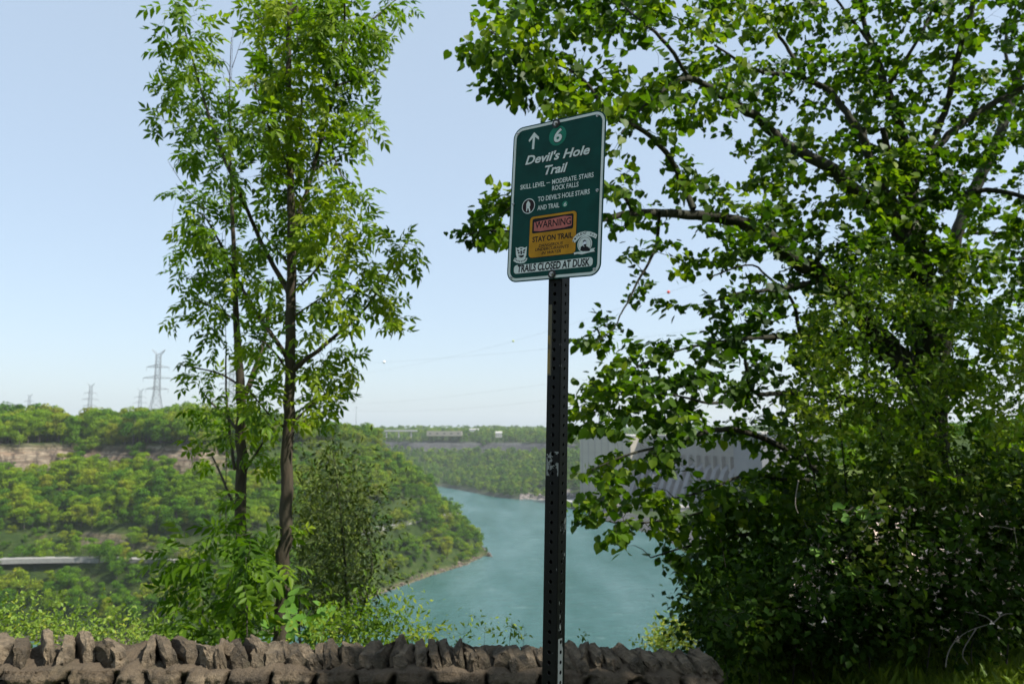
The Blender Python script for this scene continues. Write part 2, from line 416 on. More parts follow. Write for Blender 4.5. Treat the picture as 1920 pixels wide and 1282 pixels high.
# gravel track on the bench of the left bank
def track(name, pts, w, z0, mat):
    V = []; Fs = []
    pts = np.array(pts, float); T = np.gradient(pts, axis=0); T /= np.linalg.norm(T, axis=1)[:, None]
    Nn = np.c_[-T[:, 1], T[:, 0]]
    for s in (-1, -.33, .33, 1):
        q = pts+Nn*s*w/2; V.append(np.c_[q, np.full(len(q), z0)])
    V = np.stack(V, 1); n = len(pts); Vv = V.reshape(-1, 3)
    Vv = np.vstack([Vv, Vv-[0, 0, 2.2]])
    for i in range(n-1):
        for j in range(3):
            a = i*4+j; Fs.append((a, a+1, a+5, a+4))
        for j in (0, 3):
            a = i*4+j; Fs.append((a, a+4, a+4+n*4, a+n*4))
    me = bpy.data.meshes.new(name); me.from_pydata(Vv.tolist(), [], Fs); me.update(); return link(name, me, mat)
gx, gy = np.meshgrid(np.arange(-420, 10, 3.), np.arange(240, 800, 3.))
def contour_pts(dval):
    pl = np.array(LEFT[2:18]); q = resample(smooth_poly(pl, 2), 6.)
    T = np.gradient(q, axis=0); T /= np.linalg.norm(T, axis=1)[:, None]; Nn = np.c_[-T[:, 1], T[:, 0]]
    p = q+Nn*dval*lscale(q[:, 0])[:, None]
    k = np.ones(9)/9; pp = np.pad(p, ((4, 4), (0, 0)), 'edge'); return np.c_[np.convolve(pp[:, 0], k, 'valid'), np.convolve(pp[:, 1], k, 'valid')]
M['gravel'] = plain('gravel', (.25, .245, .23), .9, nscale=.8, var=.15)
ctr = contour_pts(44.)
tag(track('gravel_road', ctr, 5.5, -60.9, M['gravel']), kind='structure')

# ================================================================== FOREST
def crown_proto(name, seed, nclump, per, qs, shape='round', up=.2):
    """unit-height tree crown: clumps of leaf-sized faces around a trunk; height 1"""
    r = np.random.RandomState(seed); V = []; att = []
    for k in range(nclump):
        if shape == 'round': z = r.uniform(.32, .92); rad = .36*math.sqrt(max(.05, 1-((z-.55)/.47)**2))
        elif shape == 'tall': z = r.uniform(.2, .95); rad = .22*math.sqrt(max(.05, 1-((z-.5)/.52)**2))
        else: z = r.uniform(.12, .8); rad = .42*math.sqrt(max(.08, 1-((z-.35)/.55)**2))
        a = r.rand()*6.283; q = rad*math.sqrt(r.rand()); c = np.array([math.cos(a)*q, math.sin(a)*q, z]); cr = r.uniform(.10, .19)*(1.15-.45*z)
        d = r.normal(0, 1, (per, 3)); d[:, 2] += up; d /= np.linalg.norm(d, axis=1)[:, None]
        p = c+d*cr*r.uniform(.72, 1.05, (per, 1))*np.array([1.1, 1.1, .85])
        nn = d+r.normal(0, .45, d.shape); nn /= np.linalg.norm(nn, axis=1)[:, None]
        t = np.cross(nn, r.normal(0, 1, nn.shape)); t /= np.linalg.norm(t, axis=1)[:, None]; bt = np.cross(nn, t)
        s = qs*r.uniform(.6, 1.3, (per, 1))
        V.append(np.stack([p-t*s, p-bt*s*.7, p+t*s, p+bt*s*.7+nn*s*.3], 1)); att.append(np.clip(np.full(per, r.rand())+r.normal(0, .2, per), 0, 1))
    V = np.concatenate(V); return V.reshape(-1, 3), np.concatenate(att)
def trunk_proto(seed, hfrac=.75):
    r = np.random.RandomState(seed); mb = MB()
    mb.tube([(0, 0, -.12), (.01, 0, .15), (r.normal(0, .02), r.normal(0, .02), .45), (r.normal(0, .03), r.normal(0, .03), hfrac)], [.022, .018, .013, .005], 6)
    for k in range(4):
        a = r.rand()*6.283; z = r.uniform(.25, .5); mb.tube([(0, 0, z), (math.cos(a)*.12, math.sin(a)*.12, z+.14), (math.cos(a)*.2, math.sin(a)*.2, z+.26)], [.008, .006, .002], 4)
    return mb
def quadmesh(name, V, att, extra=None):
    n = len(V)//4; at = {'tint': ('FACE', att)}
    if extra: at.update(extra)
    return npmesh(name, V, np.arange(len(V)), np.full(n, 4), at)
fr = [(0, (.038, .10, .008)), (.25, (.08, .18, .010)), (.5, (.14, .24, .012)), (.7, (.20, .28, .014)), (.85, (.22, .26, .016)), (1, (.23, .22, .03))]
M['forest'] = leafmat('forest_leaf', fr, .3, .7, objrand=True, spec=.04)
M['forest_s'] = leafmat('forest_mass_leaf', [(p, tuple(x*.85 for x in c)) for p, c in fr], .3, .7, spec=.04)
M['forest_bark'] = plain('forest_bark', (.07, .06, .05), .9)
protos = []
for k, (sh, nc) in enumerate([('round', 15), ('round', 20), ('tall', 14), ('bush', 12), ('round', 17), ('tall', 18)]):
    V_, a_ = crown_proto('c', 40+k, nc+5, 170, .020, sh)
    cm = quadmesh('tree_crown', V_, a_); cm.materials.append(M['forest'])
    tm = trunk_proto(60+k).mesh('tree_trunk'); tm.materials.append(M['forest_bark'])
    protos.append((cm, tm))
rs = np.random.RandomState(11)
cand = []
def scatter_pts(n, xr, yr, spacing, f):
    x = rs.uniform(*xr, n); y = rs.uniform(*yr, n); ok = f(x, y); x = x[ok]; y = y[ok]
    cell = {}; out = []
    for a, b_ in zip(x, y):
        k = (int(a//spacing), int(b_//spacing)); bad = False
        for i in (-1, 0, 1):
            for j in (-1, 0, 1):
                for (c, d) in cell.get((k[0]+i, k[1]+j), ()):
                    if (a-c)**2+(b_-d)**2 < spacing*spacing: bad = True
        if not bad: cell.setdefault(k, []).append((a, b_)); out.append((a, b_))
    return np.array(out)
def land_left(x, y):
    d = deff_left(x, y); px, py, dep = proj(np.c_[x, y, zterrain(x, y, False)+5])
    vis = (px > -60) & (px < 960) & (py < 1260)
    gap = ((d > 46) & (d < 58.5) & (x < -140) & (vnoise(np.c_[x, y]*.03, 8) > .58)) | ((d > 41) & (d < 47)) | ((d > 109) & (d < 120) & (x < -165) & (vnoise(np.c_[x, y]*.05, 18) > .25))
    thin = (d > 28) & (d < 38) & (((px > 10) & (px < 195)) | ((px > 690) & (px < 790)))
    return (d > 2.5) & ~gap & ~thin & vis & (d < 215)
PL = scatter_pts(60000, (-560, 20), (250, 900), 4.9, land_left)
dl = deff_left(PL[:, 0], PL[:, 1]); zz = zterrain(PL[:, 0], PL[:, 1])
hgt = np.where(dl > 119, rs.uniform(9, 15, len(PL))+12*vnoise(PL*.045, 29), np.where((dl > 57) & (dl < 100), rs.uniform(10, 16, len(PL)), rs.uniform(7, 12, len(PL))))
hgt = np.where((dl > 98) & (dl <= 109), rs.uniform(5, 8, len(PL))*(1+.9*(vnoise(PL*.035, 19) > .55)), hgt); hgt = np.where((dl < 60) & (dl > 47), rs.uniform(3.5, 8, len(PL)), hgt)
hgt = np.where((dl > 30) & (dl < 41), np.maximum(hgt, 8.5)*1.1, hgt)
hgt = np.where(dl < 9, rs.uniform(4, 6, len(PL)), hgt)
hgt = np.where((dl > 119) & (PL[:, 0] > -185), hgt*.65, hgt)
px, py, dep = proj(np.c_[PL[:, 0], PL[:, 1], zz+hgt*.7])
hgt = hgt*np.where(dl > 119, .72+.3*vnoise(PL*.07, 61), .72+.42*vnoise(PL*.07, 61))*np.random.RandomState(5).uniform(.82, 1.22, len(PL)); size = hgt/dep
# rough visibility: keep the trees that stand toward the viewer
size = np.where(dl > 150, size*.4, size); size = np.where((px < -20) | (px > 930) | (py > 1195), size*.2, size)
order = np.argsort(-size)
groups = [('trees on the far plateau above the pale cliff', 'leafy tree on the plateau above the pale cliff across the river', 'trees on the plateau across the river'),
          ('', 'green tree on the wooded slope below the pale cliff across the river', 'trees on the slope below the pale cliff'),
          ('', 'low green tree between the riverside track and the left bank', 'trees between the track and the left bank of the river')]
for n_, k in enumerate(order[:290]):
    x, y = PL[k]; g = groups[0 if dl[k] > 116 else (1 if dl[k] > 46 else 2)]
    pr = protos[rs.choice([0, 1, 2, 4, 5] if dl[k] > 60 else [0, 2, 3, 4, 5])]
    root = empty('broadleaf_tree', (x, y, zz[k]-.3), rs.rand()*6.28, label=g[1], cat='tree', group=g[2])
    h = hgt[k]; wid = rs.uniform(.85, 1.3); root.scale = (h*wid, h*wid*rs.uniform(.85, 1.15), h)
    for nm, mesh in (('crown', pr[0]), ('trunk', pr[1])):
        o = bpy.data.objects.new(nm, mesh); C.objects.link(o); o.parent = root
def mass(name, pts, zs, hs, lite, kindlabel, seed, per=26, nc=9, qs=.045, tintf=None):
    r = np.random.RandomState(seed); pv = [crown_proto('m', seed+q, nc, per, qs, ['round', 'tall', 'bush', 'round'][q]) for q in range(4)]
    V = []; att = []
    for (x, y), z, h in zip(pts, zs, hs):
        v, a = pv[r.randint(4)]; th = r.rand()*6.28; c, s = math.cos(th), math.sin(th); w = r.uniform(1.0, 1.6)
        q = v*np.array([h*w, h*w, h]); q = np.c_[q[:, 0]*c-q[:, 1]*s+x, q[:, 0]*s+q[:, 1]*c+y, q[:, 2]+z-.5]
        V.append(q); att.append(np.clip(.75*r.rand()+.25*a, 0, 1)*lite)
    V = np.concatenate(V); me = quadmesh(name, V, np.concatenate(att)); return tag(link(name, me, M['forest_s']), kind='stuff', label=kindlabel, cat='woodland')
k = order[290:]
mass('distant_wood', PL[k], zz[k], hgt[k], 1.0, 'mass of smaller trees filling the wooded slopes across the river', 5, per=90, qs=.029, nc=15)
# the far bank and plateau behind
def land_far(x, y):
    d = sdist(np.c_[x, y], FAR); d = d+(fbm(np.c_[x, y]*.008, 3, 21)-.5)*70*np.clip((d-60)/80, 0, 1); px, py, dep = proj(np.c_[x, y, zterrain(x, y, False)+5])
    dam = (x > 60) & (y < 1010)
    return (d > 5) & ~((d > 192) & (d < 213) & (vnoise(np.c_[x, y]*.02, 44) > .42)) & (px > 560) & (px < 1500) & ~dam & (d < 600)
PF = scatter_pts(30000, (-420, 480), (900, 1750), 8.6, land_far)
dF = sdist(PF, FAR); zF = zterrain(PF[:, 0], PF[:, 1]); hF = np.where(dF > 225, rs.uniform(8, 15, len(PF)), rs.uniform(8, 15, len(PF)))
mass('far_bank_wood', PF, zF, hF, .8, 'hazy mass of trees on the far bank where the river bends', 15, per=34, nc=11, qs=.062)
def ring(x, y):
    px, py, dep = proj(np.c_[x, y, np.zeros(len(x))]); return (px > -100) & (px < 1500) & (sdist(np.c_[x, y], LEFT) > 140) | (sdist(np.c_[x, y], FAR) > 480)
PH = scatter_pts(2600, (-1500, 1100), (800, 2600), 26, ring)
mass('horizon_wood', PH, zterrain(PH[:, 0], PH[:, 1]), rs.uniform(12, 20, len(PH)), .7, 'low tree line along the horizon behind the gorge', 25, per=34, nc=11, qs=.06)
# left upstream / own bank outside or hidden: simple woods so that the slopes are clothed from a step aside
def land_own(x, y):
    z = zterrain(x, y, False); px, py, dep = proj(np.c_[x, y, z+6]); own = (y < 460) & (x > -60) & (y > 22) & (z > -88) & (sdist(np.c_[x, y], LEFT) < 0)
    cover = (px > 1345) | (py > 1300)
    return own & cover
PO = scatter_pts(5000, (-60, 330), (22, 460), 6.5, land_own)
zO = zterrain(PO[:, 0], PO[:, 1]); ax, ay, ad = proj(np.c_[PO[:, 0], PO[:, 1], zO+8])
hO = np.clip((ay-1230)*ad/F*.5+6, 3, 9)
mass('near_bank_wood', PO, zO, hO, .8, 'dark trees on the near bank below the shrubs at the right', 35, per=60, nc=13, qs=.04)

# ================================================================== DAM AND FAR STRUCTURES
def concrete(name, a, b_, sc=.05):
    m, nt, b, o = newmat(name); b.inputs['Roughness'].default_value = .9
    f = noise(nt, sc, 5, .6, mapping=(1, 1, .25)); g = noise(nt, sc*.9, 3, mapping=(.1, .1, 3))
    c = ramp(nt, f, [(.3, a), (.7, b_)]); c = mixc(nt, g, c, tuple(x*.85 for x in a)); nt.links.new(c, b.inputs['Base Color']); return m
M['dam'] = concrete('dam_concrete', (.19, .18, .165), (.33, .315, .285))
M['dam_lit'] = concrete('dam_concrete_lit', (.33, .30, .24), (.46, .42, .34)); M['dam2'] = concrete('dam_concrete_dark', (.15, .155, .17), (.22, .225, .235))  # first concrete: sunlight on the west block painted in as a warmer, paler tone
M['roofw'] = plain('pale_roof', (.36, .35, .33), .7)
M['pier'] = plain('pier_concrete', (.30, .29, .28), .8, nscale=.1, var=.15)
M['dark'] = plain('dark_opening', (.03, .032, .036), .8)
dA = np.array([86., 950.]); dB = np.array([225., 700.]); dv = dB-dA; dlen = np.linalg.norm(dv); dv /= dlen; dn = np.array([-dv[1], dv[0]]); 
if dn[0] > 0: dn = -dn      # towards the river
rzd = math.atan2(dv[1], dv[0])
dam = empty('power_dam', (dA[0], dA[1], -91), rzd, label='long grey concrete power dam with sloping penstock ribs on the right bank', cat='dam')
sgn = 1 if (np.array([-math.sin(rzd), math.cos(rzd)]) @ dn) > 0 else -1
def dbox(mb, u0, u1, v0, v1, z0, z1):      # u along, v toward the river, z above -91
    mb.box(((u0+u1)/2, sgn*(v0+v1)/2, (z0+z1)/2), (u1-u0, abs(v1-v0), z1-z0))
def usx(px, v=0):    # u on the front line seen at photo column px
    best = min(np.linspace(-60, 420, 2000), key=lambda u: abs(proj(np.array([*(dA+dv*u+dn*v), -40.]))[0]-px)); return best
mb = MB(); dbox(mb, -4, usx(1183), -70, 0, -6, 82.0); mb.build('west_block', M['dam_lit'], dam)
mb = MB(); u1, u2 = usx(1184), usx(1372); dbox(mb, u1, u2, -80, -14, -6, 83.5); mb.build('head_wall', M['dam'], dam)
mb = MB(); u3 = usx(1425); dbox(mb, u2+.05, u3, -80, -3, -6, 86); mb.build('east_block', M['dam2'], dam)
mb = MB(); dbox(mb, usx(1290), u3+2, -82, 1.5-3, 86.2, 88.0); dbox(mb, -4.5, u1-.1, -70, .4, 82.05, 83.3); mb.build('parapet', M['roofw'], dam)
npn = 13
for k in range(npn):
    u = u1+(u2-u1)*(k+.5)/npn; w = (u2-u1)/npn
    mb = MB(); prof = [(-14, 56), (-6, 50), (14, 6), (20, -4), (-14, -4)]
    v = [(u+s*w*.24, sgn*a, z) for s in (-1, 1) for a, z in prof]; n = 5
    mb.add(v, [tuple(range(n)), tuple(range(n, 2*n))[::-1]]+[(i, (i+1) % n, (i+1) % n+n, i+n) for i in range(n)])
    mb.build('penstock_rib', M['dam2'], dam)
mb = MB()
for k in range(14):
    u = u1+(u2-u1)*k/13.; dbox(mb, u-1.2, u+1.2, -14, -9, 50, 64)
mb.build('gate_pier', M['dam'], dam)
mb = MB()
for k in range(22):
    u = 1+(u3-2)*k/21.; dbox(mb, u, u+.5, .02, .25, 4, 81) if u < u1-2 else None
mb.build('wall_joint', M['dam2'], dam)
# powerhouse at the foot
ph = empty('powerhouse', (dA[0]+dn[0]*26, dA[1]+dn[1]*26, -91), rzd, label='long low powerhouse with white flat roof at the foot of the dam', cat='building')
mb = MB(); p1, p2 = usx(1222, 26), usx(1300, 26); dbox(mb, p1, p2, 0, 18, -5, 17); mb.build('wall', M['dam2'], ph)
mb = MB(); dbox(mb, p1-1, p2+1, -1, 19, 17.05, 18.6); mb.build('roof', M['roofw'], ph)
mb = MB()
n = 18
for k in range(n):
    u = p1+(p2-p1)*(k+.5)/n; dbox(mb, u-.8, u+.8, 18.02, 18.9, -3, 16.8)
mb.build('wall_rib', M['dam'], ph)
dk = empty('tailrace_deck', (dA[0], dA[1], -91), rzd, label='pale concrete tailrace deck with dark openings at the water below the dam', cat='deck')
q1, q2 = usx(1050, 45), usx(1230, 45)
mb = MB(); dbox(mb, q1, q2, 20, 47, 6.2, 7.6); mb.build('deck_slab', M['roofw'], dk)
mb = MB(); dbox(mb, q1+1, q2-1, 21, 45.5, -6, 6.15); mb.build('deck_wall', M['dam2'], dk)
mb = MB()
for k in range(16):
    u = q1+3+(q2-q1-6)*k/15.; dbox(mb, u-1.6, u+1.6, 45.55, 46, -2, 4.5)
mb.build('draft_opening', M['dark'], dk)
for k in range(9):
    mb = MB(); u = q1+8+k*13; dbox(mb, u-2.5, u+2.5, 24, 29, 7.62, 7.6+RS.uniform(2, 6)); mb.build('deck_housing', M['dam'], dk)
cr = MB(); u = usx(1196, 30)
for s in (-1, 1): cr.tube([(u+s*3, sgn*30, 7.6), (u+18+s*.6, sgn*24, 44)], .7, 6)
for t in np.linspace(.1, .9, 7): cr.tube([(u+18*t-3*(1-t), sgn*(30-6*t), 7.6+36.4*t), (u+18*t+3*(1-t), sgn*(30-6*t), 7.6+36.4*t)], .35, 5)
o = cr.build('crane_boom', M['pier']); o.location = dk.location; o.rotation_euler = (0, 0, rzd)
tag(o, 'pale slanting crane boom standing on the deck below the dam', 'crane')
# spoil rocks at the far water's edge
rk_ = MB(); r = np.random.RandomState(5)
for k in range(150):
    px_ = r.uniform(975, 1075); x, y = gp(px_, 938); y += r.uniform(3, 30); s = r.uniform(1.5, 4.5)
    z = zt(x, y); v = r.normal(0, 1, (8, 3)); v = np.array([(a, b_, c) for a in (-1, 1) for b_ in (-1, 1) for c in (-.7, .8)])*s*r.uniform(.6, 1.1, (8, 3))*.6
    rk_.add(v+np.array([x, y, z+.4]), [(0, 1, 3, 2), (4, 6, 7, 5), (0, 4, 5, 1), (2, 3, 7, 6), (0, 2, 6, 4), (1, 5, 7, 3)])
tag(rk_.build('bank_rocks', plain('bank_rock', (.30, .26, .24), .9, nscale=.5)), 'pale broken rocks heaped on the far bank beside the dam', 'rocks', kind='stuff')

# shore boulders along the left headland
sb = MB(); pl = resample(smooth_poly(np.array(LEFT[5:15]), 2), 1.1)
for q in pl:
    for _ in range(2):
        s = abs(r.normal(0, .38))+.2; c0 = q+r.normal(0, 1.1, 2)
        v = np.array([(a, b_, c) for a in (-1, 1) for b_ in (-1, 1) for c in (-.7, .7)])*s*r.uniform(.5, 1.15, (8, 3))
        sb.add(v+np.array([c0[0], c0[1], zt(c0[0], c0[1])+.25]), [(0, 1, 3, 2), (4, 6, 7, 5), (0, 4, 5, 1), (2, 3, 7, 6), (0, 2, 6, 4), (1, 5, 7, 3)])
tag(sb.build('shore_stones', plain('shore_rock', (.15, .115, .09), .9, nscale=.4, var=.35)), 'brown stones along the water edge of the left bank', 'stones', kind='stuff')

# far parkway bridge and buildings on the horizon
M['beige'] = plain('beige_wall', (.24, .225, .18), .8); M['gwall'] = plain('grey_wall', (.36, .36, .37), .8)
def farbox(name, px0, px1, ztop, zbot, Y, dep, mat, label, cat, roof=None, bays=0):
    x0 = float(P(px0, 805, Y)[0]); x1 = float(P(px1, 805, Y)[0]); root = empty(name, ((x0+x1)/2, Y, zbot), 0, label=label, cat=cat); w = x1-x0; h = ztop-zbot
    mb = MB(); mb.box((0, dep/2, h/2), (w, dep, h)); mb.build('wall', mat, root)
    if roof:
        mb = MB(); mb.add([(-w/2-.5, -.5, h), (w/2+.5, -.5, h), (w/2+.5, dep+.5, h), (-w/2-.5, dep+.5, h), (-w/2-.5, dep/2, h+roof), (w/2+.5, dep/2, h+roof)], [(0, 1, 5, 4), (2, 3, 4, 5), (0, 4, 3), (1, 2, 5)])
        mb.build('roof', M['roofw'], root)
    for k in range(bays):
        x = -w/2+w*(k+.5)/bays; mb = MB(); mb.box((x, -.06, h*.5), (w/bays*.3, .1, h*.25)); mb.build('window', M['dark'], root)
    return root
farbox('factory_building', 800, 866, -6.0, -15, 1420, 20, M['beige'], 'long flat beige building on the far plateau above the dark cliff', 'building', None, 5)
farbox('white_house', 929, 941, -9.2, -17, 1370, 10, M['roofw'], 'small white house above the far bank, left of the sign post', 'house', 3, 3)
farbox('storage_shed', 880, 897, -3.5, -14, 1500, 14, M['gwall'], 'pale grey shed on the far plateau between the beige building and the white house', 'shed', 2, 3)
br = empty('parkway_bridge', (*P(725, 805, 1380)[:2], -17), .04, label='pale low road bridge on piers above the far cliff beyond the headland', cat='bridge')
mb = MB(); mb.box((0, 0, 11.2), (110, 9, 1.6)); mb.build('bridge_deck', M['pier'], br)
mb = MB(); mb.box((0, -4.3, 12.7), (110, .3, 1.2)); mb.build('railing', M['gwall'], br)
for k in range(5):
    mb = MB(); mb.box((-44+k*22, 0, 5), (1.8, 7, 10.6)); mb.build('pier', M['pier'], br)

# ---- pylons
M['steel'] = plain('galvanised_steel', (.20, .22, .24), .55, .3)
def pylon_meshes():
    b = MB(); hw = lambda z: np.interp(z, [0, 42, 66, 80], [9.5, 2.7, 2.1, 2.0]); t = .24
    lv = [0, 10, 19, 27, 34, 40, 45, 50, 55, 60, 65, 70, 75, 79]
    for sx in (-1, 1):
        for sy in (-1, 1):
            b.tube([(sx*hw(z), sy*hw(z), z) for z in (0, 42, 66, 79)], [.34, .3, .26, .22], 4)
    for z0, z1 in zip(lv[:-1], lv[1:]):
        a, c = hw(z0), hw(z1)
        for s in (-1, 1):
            b.tube([(-a, s*a, z0), (c, s*c, z1)], t*.55, 3); b.tube([(a, s*a, z0), (-c, s*c, z1)], t*.55, 3)
            b.tube([(s*a, -a, z0), (s*c, c, z1)], t*.55, 3); b.tube([(s*a, a, z0), (s*c, -c, z1)], t*.55, 3)
            b.tube([(-c, s*c, z1), (c, s*c, z1)], t*.6, 3)
    arms = []
    for z, w in ((46, 10), (56.5, 12.5), (67, 10)):
        m = MB()
        for s in (-1, 1):
            for y in (-1.6, 1.6):
                m.tube([(0, y, z), (s*w, 0, z)], t, 4); m.tube([(0, y, z+2.6), (s*w, 0, z)], t*.7, 4)
            for q in (.35, .7): m.tube([(s*w*q, -1.6*(1-q), z), (s*w*q, 0, z+2.6*(1-q))], t*.5, 3)
            m.tube([(s*w, 0, z), (s*w, 0, z-3.6)], .16, 4)
        arms.append(m.mesh('crossarm'))
    m = MB()
    for s in (-1, 1):
        for y in (-2, 2): m.tube([(s*2, y, 79), (s*6, 0, 84)], t, 4); m.tube([(0, y, 79.5), (s*6, 0, 84)], t*.6, 4)
    arms.append(m.mesh('peak_arm'))
    return b.mesh('lattice_tower'), arms
pb, pa = pylon_meshes(); [q.materials.append(M['steel']) for q in [pb]+pa]
pyl = [(298, 655, 700, .25, 'tallest steel lattice pylon on the left plateau, nearest of them'), (171, 718, 1180, .3, 'grey lattice pylon standing left of the tallest pylon'),
       (264, 728, 1400, .3, 'smaller lattice pylon just left of the tallest one'), (56, 738, 1750, .3, 'faint small pylon at the far left above the trees'),
       (436, 672, 790, .25, 'lattice pylon half hidden behind the thin leaning sapling'), (398, 733, 1500, .3, 'short distant pylon seen between the two saplings and the tallest pylon')]
pos3 = {}
for px, py, Yd, rz, lb in pyl:
    top = P(px, py, Yd); base = -8.
    s = (top[2]-base)/84.
    root = empty('transmission_pylon', (top[0], top[1], base), rz, label=lb, cat='pylon', group='lattice pylons on the plateau across the river'); root.scale = (s, s, s)
    for nm, me_ in [('lattice_tower', pb)]+[('crossarm', a) for a in pa]:
        o = bpy.data.objects.new(nm, me_); C.objects.link(o); o.parent = root
    pos3[px] = np.array([top[0], top[1], base, s, rz])
def tip(px, s, z, w):
    q = pos3[px]; return np.array([q[0]+math.cos(q[4])*s*w*q[3], q[1]+math.sin(q[4])*s*w*q[3], q[2]+z*q[3]])
pm = MB(); a = P(668, 790, 650); b_ = P(668, 762, 650); pm.tube([(a[0], a[1], -10), tuple(b_)], [.3, .12], 6); pm.tube([tuple(b_-[1.2, 0, .6]), tuple(b_+[1.2, 0, -.6])], .1, 4)
tag(pm.build('utility_pole', M['steel']), 'thin grey pole on top of the wooded headland', 'pole')
M['cable'] = plain('cable', (.16, .17, .18), .6)
def cable(pts, label, r=.03):
    q = smooth_poly(pts, 3); mb = MB(); mb.tube(q, r, 5); return tag(mb.build('power_cable', M['cable'], None, True), label, 'cable', 'power cables across the gorge')
c1 = [tip(298, 1, 63, 10), P(500, 690, 620), P(721, 680, 500), P(1090, 650, 380), P(1500, 590, 260), P(2100, 470, 170)]
c2 = [tip(436, 1, 52.6, 12.5), P(700, 700, 600), P(963, 643, 420), P(1253, 548, 300), P(1700, 400, 200), P(2200, 200, 140)]
c3 = [tip(298, 1, 52.6, 12.5), P(560, 752, 720), P(700, 759, 640), P(1000, 725, 480), P(1400, 660, 320), P(2100, 540, 190)]
c4 = [tip(436, 1, 42.4, 10), P(640, 772, 800), P(860, 768, 600), P(1050, 748, 470), P(1400, 690, 320), P(2100, 580, 190)]
cs = []
for c_, lb in zip((c1, c2, c3, c4), ('thin cable carrying the white marker ball across the gorge', 'thin cable carrying the yellow and the red marker balls', 'third thin cable across the gorge, below the white ball', 'lowest thin cable sagging above the far bank')):
    cable(c_, lb)
def ball(cpts, px, rad, col, lb):
    q = smooth_poly(cpts, 3); q = resample(q, 1.); X_, Y_, D = proj(q); k = int(np.argmin(abs(X_-px))); t = q[min(k+1, len(q)-1)]-q[k-1]
    root = empty('marker_ball', tuple(q[k]), math.atan2(t[1], t[0]), label=lb, cat='marker ball', group='marker balls on the power cables')
    me = bpy.data.meshes.new('shell'); bm = bmesh.new(); bmesh.ops.create_uvsphere(bm, u_segments=20, v_segments=12, radius=rad); bm.to_mesh(me); bm.free(); link('shell', me, plain(lb, col, .4), root, True)
    mb = MB(); mb.tube([(-rad*1.35, 0, 0), (rad*1.35, 0, 0)], rad*.14, 8); mb.build('clamp', M['steel'], root)
ball(c1, 721, .95, (.85, .85, .85), 'white marker ball on a cable above the headland')
ball(c2, 963, .55, (.45, .50, .04), 'yellow green marker ball on a cable left of the sign post')
ball(c2, 1253, .68, (.75, .06, .03), 'red marker ball on a cable seen through the branches')

# ================================================================== STONE WALL
WY = 4.2
m, nt, b, out = newmat('wall_stone')
at = N(nt, 'ShaderNodeAttribute', attribute_name='tint').outputs['Fac']; jo = N(nt, 'ShaderNodeAttribute', attribute_name='joint').outputs['Fac']
n1 = noise(nt, 9, 7, .7); n2 = noise(nt, 60, 5, .7); n3 = noise(nt, 3.2, 4)
c = ramp(nt, at, [(0, (.07, .053, .034)), (.35, (.15, .115, .075)), (.7, (.27, .21, .14)), (1, (.17, .125, .08))])
c = mixc(nt, ramp(nt, n1, [(.35, (0,)*3), (.62, (.85,)*3)]), c, (.040, .034, .027))
c = mixc(nt, ramp(nt, n2, [(.55, (0,)*3), (.78, (.6,)*3)]), c, (.28, .24, .18))
c = mixc(nt, jo, c, (.11, .084, .058)); c = mixc(nt, N(nt, 'ShaderNodeAttribute', attribute_name='crack').outputs['Fac'], c, (.018, .014, .010)); c = mixc(nt, ramp(nt, n3, [(.58, (0,)*3), (.75, (.45,)*3)]), c, (.10, .09, .05))
nt.links.new(c, b.inputs['Base Color']); b.inputs['Roughness'].default_value = .93; b.inputs['Specular IOR Level'].default_value = .2
ad = N(nt, 'ShaderNodeMath', operation='ADD'); nt.links.new(n1, ad.inputs[0]); nt.links.new(n2, ad.inputs[1])
bump(nt, b, ad.outputs[0], 1., .022); M['stone'] = m
wall = empty('stone_wall', (0, WY, 0), 0, label='low rough stone wall topped with upright jagged coping stones', cat='wall')
r = np.random.RandomState(3)
wx0, wx1, wt = -4.6, 1.06, .40
def wtop(x): return np.interp(x, [-4, -2, 0, 1.1], [.445, .443, .43, .405])
nx, nz = 700, 62
gx_ = np.linspace(wx0, wx1, nx); gz_ = np.linspace(0, 1, nz); GX, GZ = np.meshgrid(gx_, gz_); PX = GX.ravel(); TZ = GZ.ravel(); PZ = TZ*(wtop(PX)+.35)-.35
rows = [(-.35, .1), (-.24, .11), (-.12, .10), (-.02, .11), (.09, .10), (.19, .09), (.275, .075), (.355, .065)]
cen = []
for z, h in rows:
    x = wx0+r.uniform(0, .1)
    while x < wx1+.1: cen.append((x, z+h/2+r.uniform(-.022, .022), r.rand())); x += r.uniform(.10, .34)
cen = np.array(cen); wx_ = PX+(fbm(np.c_[PX, PZ]*9, 3, 7)-.5)*.06; wz_ = PZ+(fbm(np.c_[PX, PZ]*9, 3, 17)-.5)*.05
D = np.hypot((wx_[:, None]-cen[None, :, 0])/2.1, wz_[:, None]-cen[None, :, 1]); o2 = np.argpartition(D, 1, 1)[:, :2]; d2 = np.take_along_axis(D, o2, 1); srt = np.argsort(d2, 1); d2 = np.take_along_axis(d2, srt, 1); o2 = np.take_along_axis(o2, srt, 1)
gap = d2[:, 1]-d2[:, 0]; jt = np.clip(1-gap/.020, 0, 1); k0 = o2[:, 0]
tiltx = r.normal(0, .10, len(cen)); tiltz = r.normal(0, .10, len(cen)); prj = r.uniform(.03, .055, len(cen))
mort = np.clip((PZ-(wtop(PX)-.012-.02*fbm(np.c_[PX*6, PX*0], 2, 5)))/.012, 0, 1)*.7
